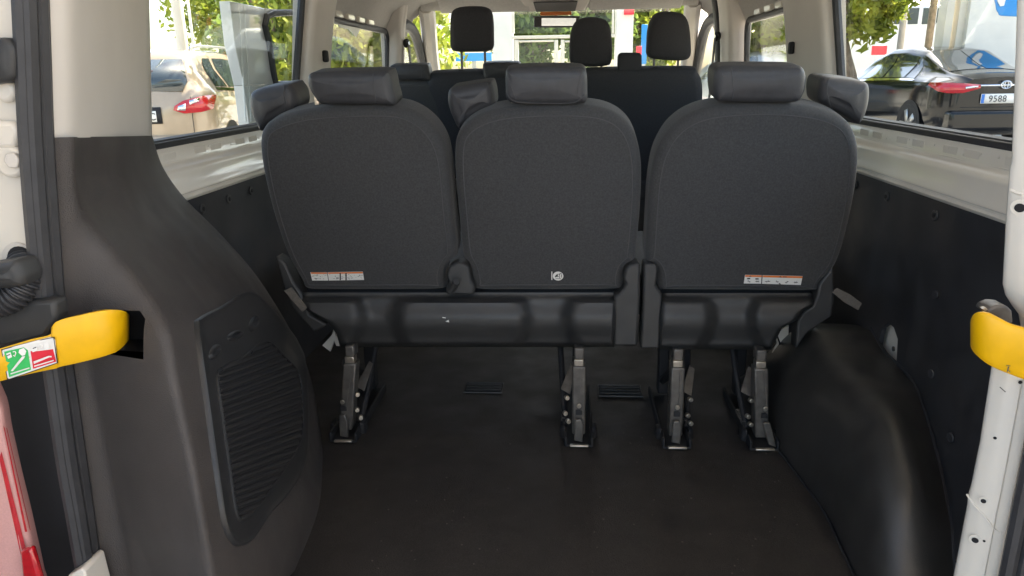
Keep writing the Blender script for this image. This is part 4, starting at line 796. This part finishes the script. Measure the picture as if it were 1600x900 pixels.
# small silver car seen through the right middle window
def lampG(t, S, sg, pm, patch): pm('tail_lamp', [(sg*0.70, 0.0, 0.8), (sg*0.85, 0.1, 0.8), (sg*0.86, 0.12, 1.0), (sg*0.72, 0.02, 1.0)], [(0, 1, 2, 3)], 'lens', t, solid=0.04)
pg = U(1215, 92, 1, 15.0)
car('parked_silver_car', 4.35, 1.8, zsN, ['cargrey'], 'pale silver car seen through the right middle window', (pg[0]+0.6, 15.0, GZ), 20, (0.40, 0.42), lampG, None, None,
    side=[(0.62, 1.10, lambda a, b: 0.22*b*(1-a)), (1.18, 1.95, lambda a, b: 0.04*b), (2.02, 2.75, lambda a, b: -0.25*b*a)])

# ---- trees
def tree(label, c, rx, rz, trunk, m, n, name='street_tree', leaf=0.12, sy=1.0):
    c = np.array(c, float); t = thing(name, (c[0], c[1], GZ), label, 'tree', 'street trees outside the van')
    rows = []; H = c[2]-GZ
    for k in range(9):
        z = GZ+H*k/8; r_ = trunk*(1.25-0.7*k/8); ox = 0.15*math.sin(k*0.7); rows.append([(c[0]+ox+r_*math.cos(a), c[1]+r_*math.sin(a), z) for a in np.linspace(0, 2*math.pi, 11)[:-1]])
    tr = grid('trunk', rows, 'bark', t, closed=True)
    for k in range(7):
        a = k*0.9+random.random(); e = c+np.array((math.cos(a)*rx*0.7, math.sin(a)*rx*0.7*sy, rz*random.uniform(0.0, 0.7))); s_ = np.array((c[0], c[1], c[2]-rz*random.uniform(0.3, 0.8)))
        tube('limb', [s_, s_*0.5+e*0.5+np.array((0, 0, 0.1)), e], trunk*0.28, 'bark', tr, n=6, smooth_n=3)
    cl = []
    for k in range(42):
        d = np.random.normal(size=3); d /= np.linalg.norm(d); q = random.random()**0.4; cl.append((c+d*q*np.array((rx, rx*sy, rz))*0.85, random.uniform(0.22, 0.42)*rx))
    v, f = [], []
    for k in range(n):
        cc_, r_ = random.choice(cl); d = np.random.normal(size=3); d /= np.linalg.norm(d); p = cc_+d*r_*(random.random()**0.5)
        a = np.random.normal(size=3); a /= np.linalg.norm(a); b = np.cross(a, np.random.normal(size=3)); b /= np.linalg.norm(b); l = leaf*random.uniform(0.6, 1.3)
        i = len(v); v += [p-a*l, p+b*l*0.45, p+a*l, p-b*l*0.45]; f.append((i, i+1, i+2, i+3))
    me = bpy.data.meshes.new('crown'); me.from_pydata([tuple(map(float, p)) for p in v], [], f); me.materials.append(M[m]); o = bpy.data.objects.new('crown', me); link(o, t)
    return t
np.random.seed(3)
def at(px, py, D): return U(px, py, 1, D)
tree('leafy green tree filling the left middle window', at(560, 40, 10), 1.7, 1.5, 0.10, 'leaf', 8000, leaf=0.085)
tree('tree beside the pale column in the left rear window', at(352, 5, 22), 2.0, 2.2, 0.12, 'leaf', 4200)
tree('tree showing through the window of the parked sliding door', at(436, 50, 12.5), 1.1, 1.5, 0.12, 'leafd', 3000)
tree('bright yellow green tree at the top of the right rear window', at(1337, 2, 12.5), 0.85, 0.75, 0.1, 'leaf', 4200, leaf=0.09)
tree('leafy tree filling the right middle window', at(1205, 22, 16), 1.0, 1.25, 0.14, 'leaf', 3600)
tree('tree behind the right front headrest', at(1010, 25, 24), 1.6, 2.2, 0.16, 'leaf', 3000, leaf=0.16)
tree('tree standing behind the glazed entrance on its left half', at(840, 48, 21), 1.5, 1.4, 0.15, 'leafd', 5200, leaf=0.13)
tree('tree standing behind the glazed entrance on its right half', at(925, 30, 22), 1.3, 1.5, 0.15, 'leafd', 4200, leaf=0.13)
# ---- glazed entrance in front of the van
EY = 15.0
en = thing('glazed_entrance', (0, EY, GZ), 'cream framed glazed entrance seen through the windscreen', 'entrance')
def fr(nm, x0, y0, x1, y1, m='frame', d=0.12, Y=EY, par=en, ext=False):
    a, b = U(x0, y1, 1, Y), U(x1, y0, 1, Y); z0 = GZ if ext else a[2]; return box(nm, (a[0], Y, z0), (b[0], Y+d, b[2]), m, par, bev=0.01)
fr('column', 771, -40, 799, 115, 'wall', 0.4, ext=True); fr('column', 961, -40, 992, 115, 'wall', 0.4, ext=True)
fr('lintel', 799.5, -40, 960.5, 6, 'wall', 0.3)
fr('transom', 799.5, 53, 960.5, 61); fr('post', 799.5, 6.5, 803, 52.5); fr('post', 956, 6.5, 960.5, 52.5)
for a, b in ((804, 872), (876, 955)):
    d_ = fr('door', a, 62, a+6, 120, ext=True); d_.name = 'door_stile'
    fr('door_stile', b-6, 62, b, 120, ext=True); fr('door_rail', a+6.5, 62, b-6.5, 66)
    q0, q1 = U(a+6.2, 110, 1, EY+0.05), U(b-6.2, 66.2, 1, EY+0.05); box('pane', (q0[0], EY+0.05, GZ), (q1[0], EY+0.06, q1[2]), 'glass', en, bev=0)
q0, q1 = U(803.2, 52.8, 1, EY+0.05), U(955.8, 6.5, 1, EY+0.05); box('pane', (q0[0], EY+0.05, q0[2]), (q1[0], EY+0.06, q1[2]), 'glass', en, bev=0)
def sign(name, x0, y0, x1, y1, Y, m, label, cat, post=True):
    t = thing(name, tuple(np.array((U((x0+x1)/2, 100, 1, Y)[0], Y, GZ))), label, cat); a, b = U(x0, y1, 1, Y), U(x1, y0, 1, Y)
    box('panel', (a[0], Y, a[2]), (b[0], Y+0.06, b[2]), m, t, bev=0.01)
    if post:
        cx = (a[0]+b[0])/2; box('post', (cx-0.05, Y+0.061, GZ), (cx+0.05, Y+0.14, b[2]-0.03), 'rim', t)
    return t
sign('exit_plate', 975, 14, 991, 23, EY-0.08, 'red', 'small red plate on the cream column ahead', 'sign', False)
sign('banner', 1001, 38, 1012, 100, 17, 'sblue', 'tall blue banner beside the right front headrest', 'banner')
sign('standing_board', 994, 72, 1003, 86, 16.5, 'red', 'red board near the foot of the blue banner', 'board')
sign('street_board', 712, 82, 768, 96, 18, 'sblue', 'wide blue board under the driver headrest', 'board')
wt = fr('wall', 706, -40, 770, 78, 'wall', 0.3, EY+0.1, par=None); tag(wt, 'cream wall left of the glazed entrance', 'wall')
# ---- street furniture left
def column(label, x0, x1, D, m, name='column', cat='column'):
    a, b = U(x0, 100, 1, D), U(x1, 100, 1, D); t = thing(name, ((a[0]+b[0])/2, D, GZ), label, cat)
    cx, r_ = (a[0]+b[0])/2, (b[0]-a[0])/2
    rows = [[(cx+r_*math.cos(q), D+r_*math.sin(q), z) for q in np.linspace(0, 2*math.pi, 17)[:-1]] for z in np.linspace(GZ, 7, 8)]
    grid('shaft', rows, m, t, closed=True); box('collar', (cx-r_*1.25, D-r_*1.25, 2.6), (cx+r_*1.25, D+r_*1.25, 2.68), m, t); box('foot', (cx-r_*1.5, D-r_*1.5, GZ), (cx+r_*1.5, D+r_*1.5, GZ+0.12), m, t)
    return t
column('pale round column right behind the beige hatchback', 281, 297, 11.5, 'frame'); column('thin pale pipe beside the round column on the left', 304, 308, 11.3, 'wall', 'drain_pipe', 'pipe')
# right: showroom wall with blue mark, posts, coach, red box, person
rw_ = thing('showroom_wall', (9.5, 10.5, GZ), 'white showroom wall with a blue mark behind the black saloon', 'wall')
a, b = U(1512, 40, 1, 13.0), U(1680, 40, 1, 13.0); box('wall_panel', (a[0], 13.0, GZ), (b[0]+3, 13.3, 6.5), 'wall', rw_)
for x0, x1 in ((1476, 1488), (1496, 1508)):
    p, q = U(x0, 40, 1, 13.1), U(x1, 40, 1, 13.1); box('pilaster', (p[0], 13.1, GZ), (q[0], 13.4, 6.5), 'frame', rw_)
mk = slab('blue_mark', [(1556, -30), (1556, 8), (1560, 20), (1570, 25), (1640, 25), (1650, 10), (1650, -30)], (0, 12.99, 1.5), (0, -1, 0), 0.04, 0.01, 0.0, 'sblue', rw_)
pxprism('mark_letter', [(1560, -30), (1558, 2), (1562, 10), (1568, 9), (1571, -2), (1571, -30)], 1, 12.985, -0.02, 'white', mk)
column('grey green lamp post behind the saloon roof', 1398, 1408, 15, 'concrete', 'lamp_post', 'post'); column('brown trunk like post right of the grey lamp post', 1441, 1452, 16, 'bark', 'timber_post', 'post')
co = thing('coach', (0, 0, GZ), 'long white coach standing across the street', 'coach'); D = 24.0
a, b = U(1368, 76, 1, D), U(1500, 6, 1, D)
box('coach_body', (a[0], D, GZ+0.35), (b[0]+2, D+2.4, b[2]), 'carwhite', co, bev=0.12, seg=4)
for k in range(5):
    p, q = U(1374+22*k, 38, 1, D-0.01), U(1393+22*k, 12, 1, D-0.01); box('coach_window', (p[0], D-0.02, p[2]), (q[0], D+0.02, q[2]), 'carglass', co, bev=0.01)
co.location = (a[0], D, GZ)
for ch in co.children: ch.matrix_parent_inverse = Matrix.Translation(-Vector(co.location))
for x in (a[0]+0.8, a[0]+3.4): disc('coach_wheel', (x, D-0.02, GZ+0.42), (0, 1, 0), 0.42, 0.3, 'tyre', co, n=20, bev=0.03)
sign('red_bin', 1362, 71, 1387, 86, 19, 'red', 'red box beyond the saloon windscreen', 'box', False)
rb = sign('parking_plate', 1466, 33, 1474, 48, 18, 'sblue', 'small blue square plate on a post by the showroom', 'sign')
# person
pp_ = at(1349, 100, 28); px_, py_ = pp_[0], 28.0
sk_v = [(0, 0, 0.95), (0, 0, 1.2), (0, 0, 1.42), (0, 0, 1.52), (0, 0, 1.66), (0, 0, 1.75), (0.10, 0, 0.9), (0.11, 0.03, 0.48), (0.11, 0, 0.08), (0.11, -0.14, 0.04), (-0.10, 0, 0.9), (-0.11, -0.03, 0.48), (-0.12, 0.02, 0.08), (-0.12, -0.12, 0.04), (0.19, 0, 1.40), (0.24, 0.02, 1.12), (0.22, -0.08, 0.88), (-0.19, 0, 1.40), (-0.24, 0.02, 1.12), (-0.20, -0.12, 0.92)]
sk_e = [(0, 1), (1, 2), (2, 3), (3, 4), (4, 5), (0, 6), (6, 7), (7, 8), (8, 9), (0, 10), (10, 11), (11, 12), (12, 13), (2, 14), (14, 15), (15, 16), (2, 17), (17, 18), (18, 19)]
rad = [0.15, 0.14, 0.15, 0.06, 0.09, 0.08, 0.09, 0.065, 0.045, 0.035, 0.09, 0.065, 0.045, 0.035, 0.065, 0.048, 0.035, 0.065, 0.048, 0.035]
me = bpy.data.meshes.new('person'); me.from_pydata([(x+px_, y+py_, z+GZ) for x, y, z in sk_v], sk_e, []); po = bpy.data.objects.new('person', me); COL.objects.link(po); me.materials.append(M['cloth'])
po.modifiers.new('sk', 'SKIN'); po.modifiers.new('su', 'SUBSURF').levels = 1; po.modifiers['su'].render_levels = 1
if not me.skin_vertices: 
    bm = bmesh.new(); bm.from_mesh(me); bm.verts.layers.skin.verify(); bm.to_mesh(me); bm.free()
for i, r_ in enumerate(rad): me.skin_vertices[0].data[i].radius = (r_, r_*0.85)
me.skin_vertices[0].data[0].use_root = True
tag(po, 'person in dark clothes standing near the red box', 'person')
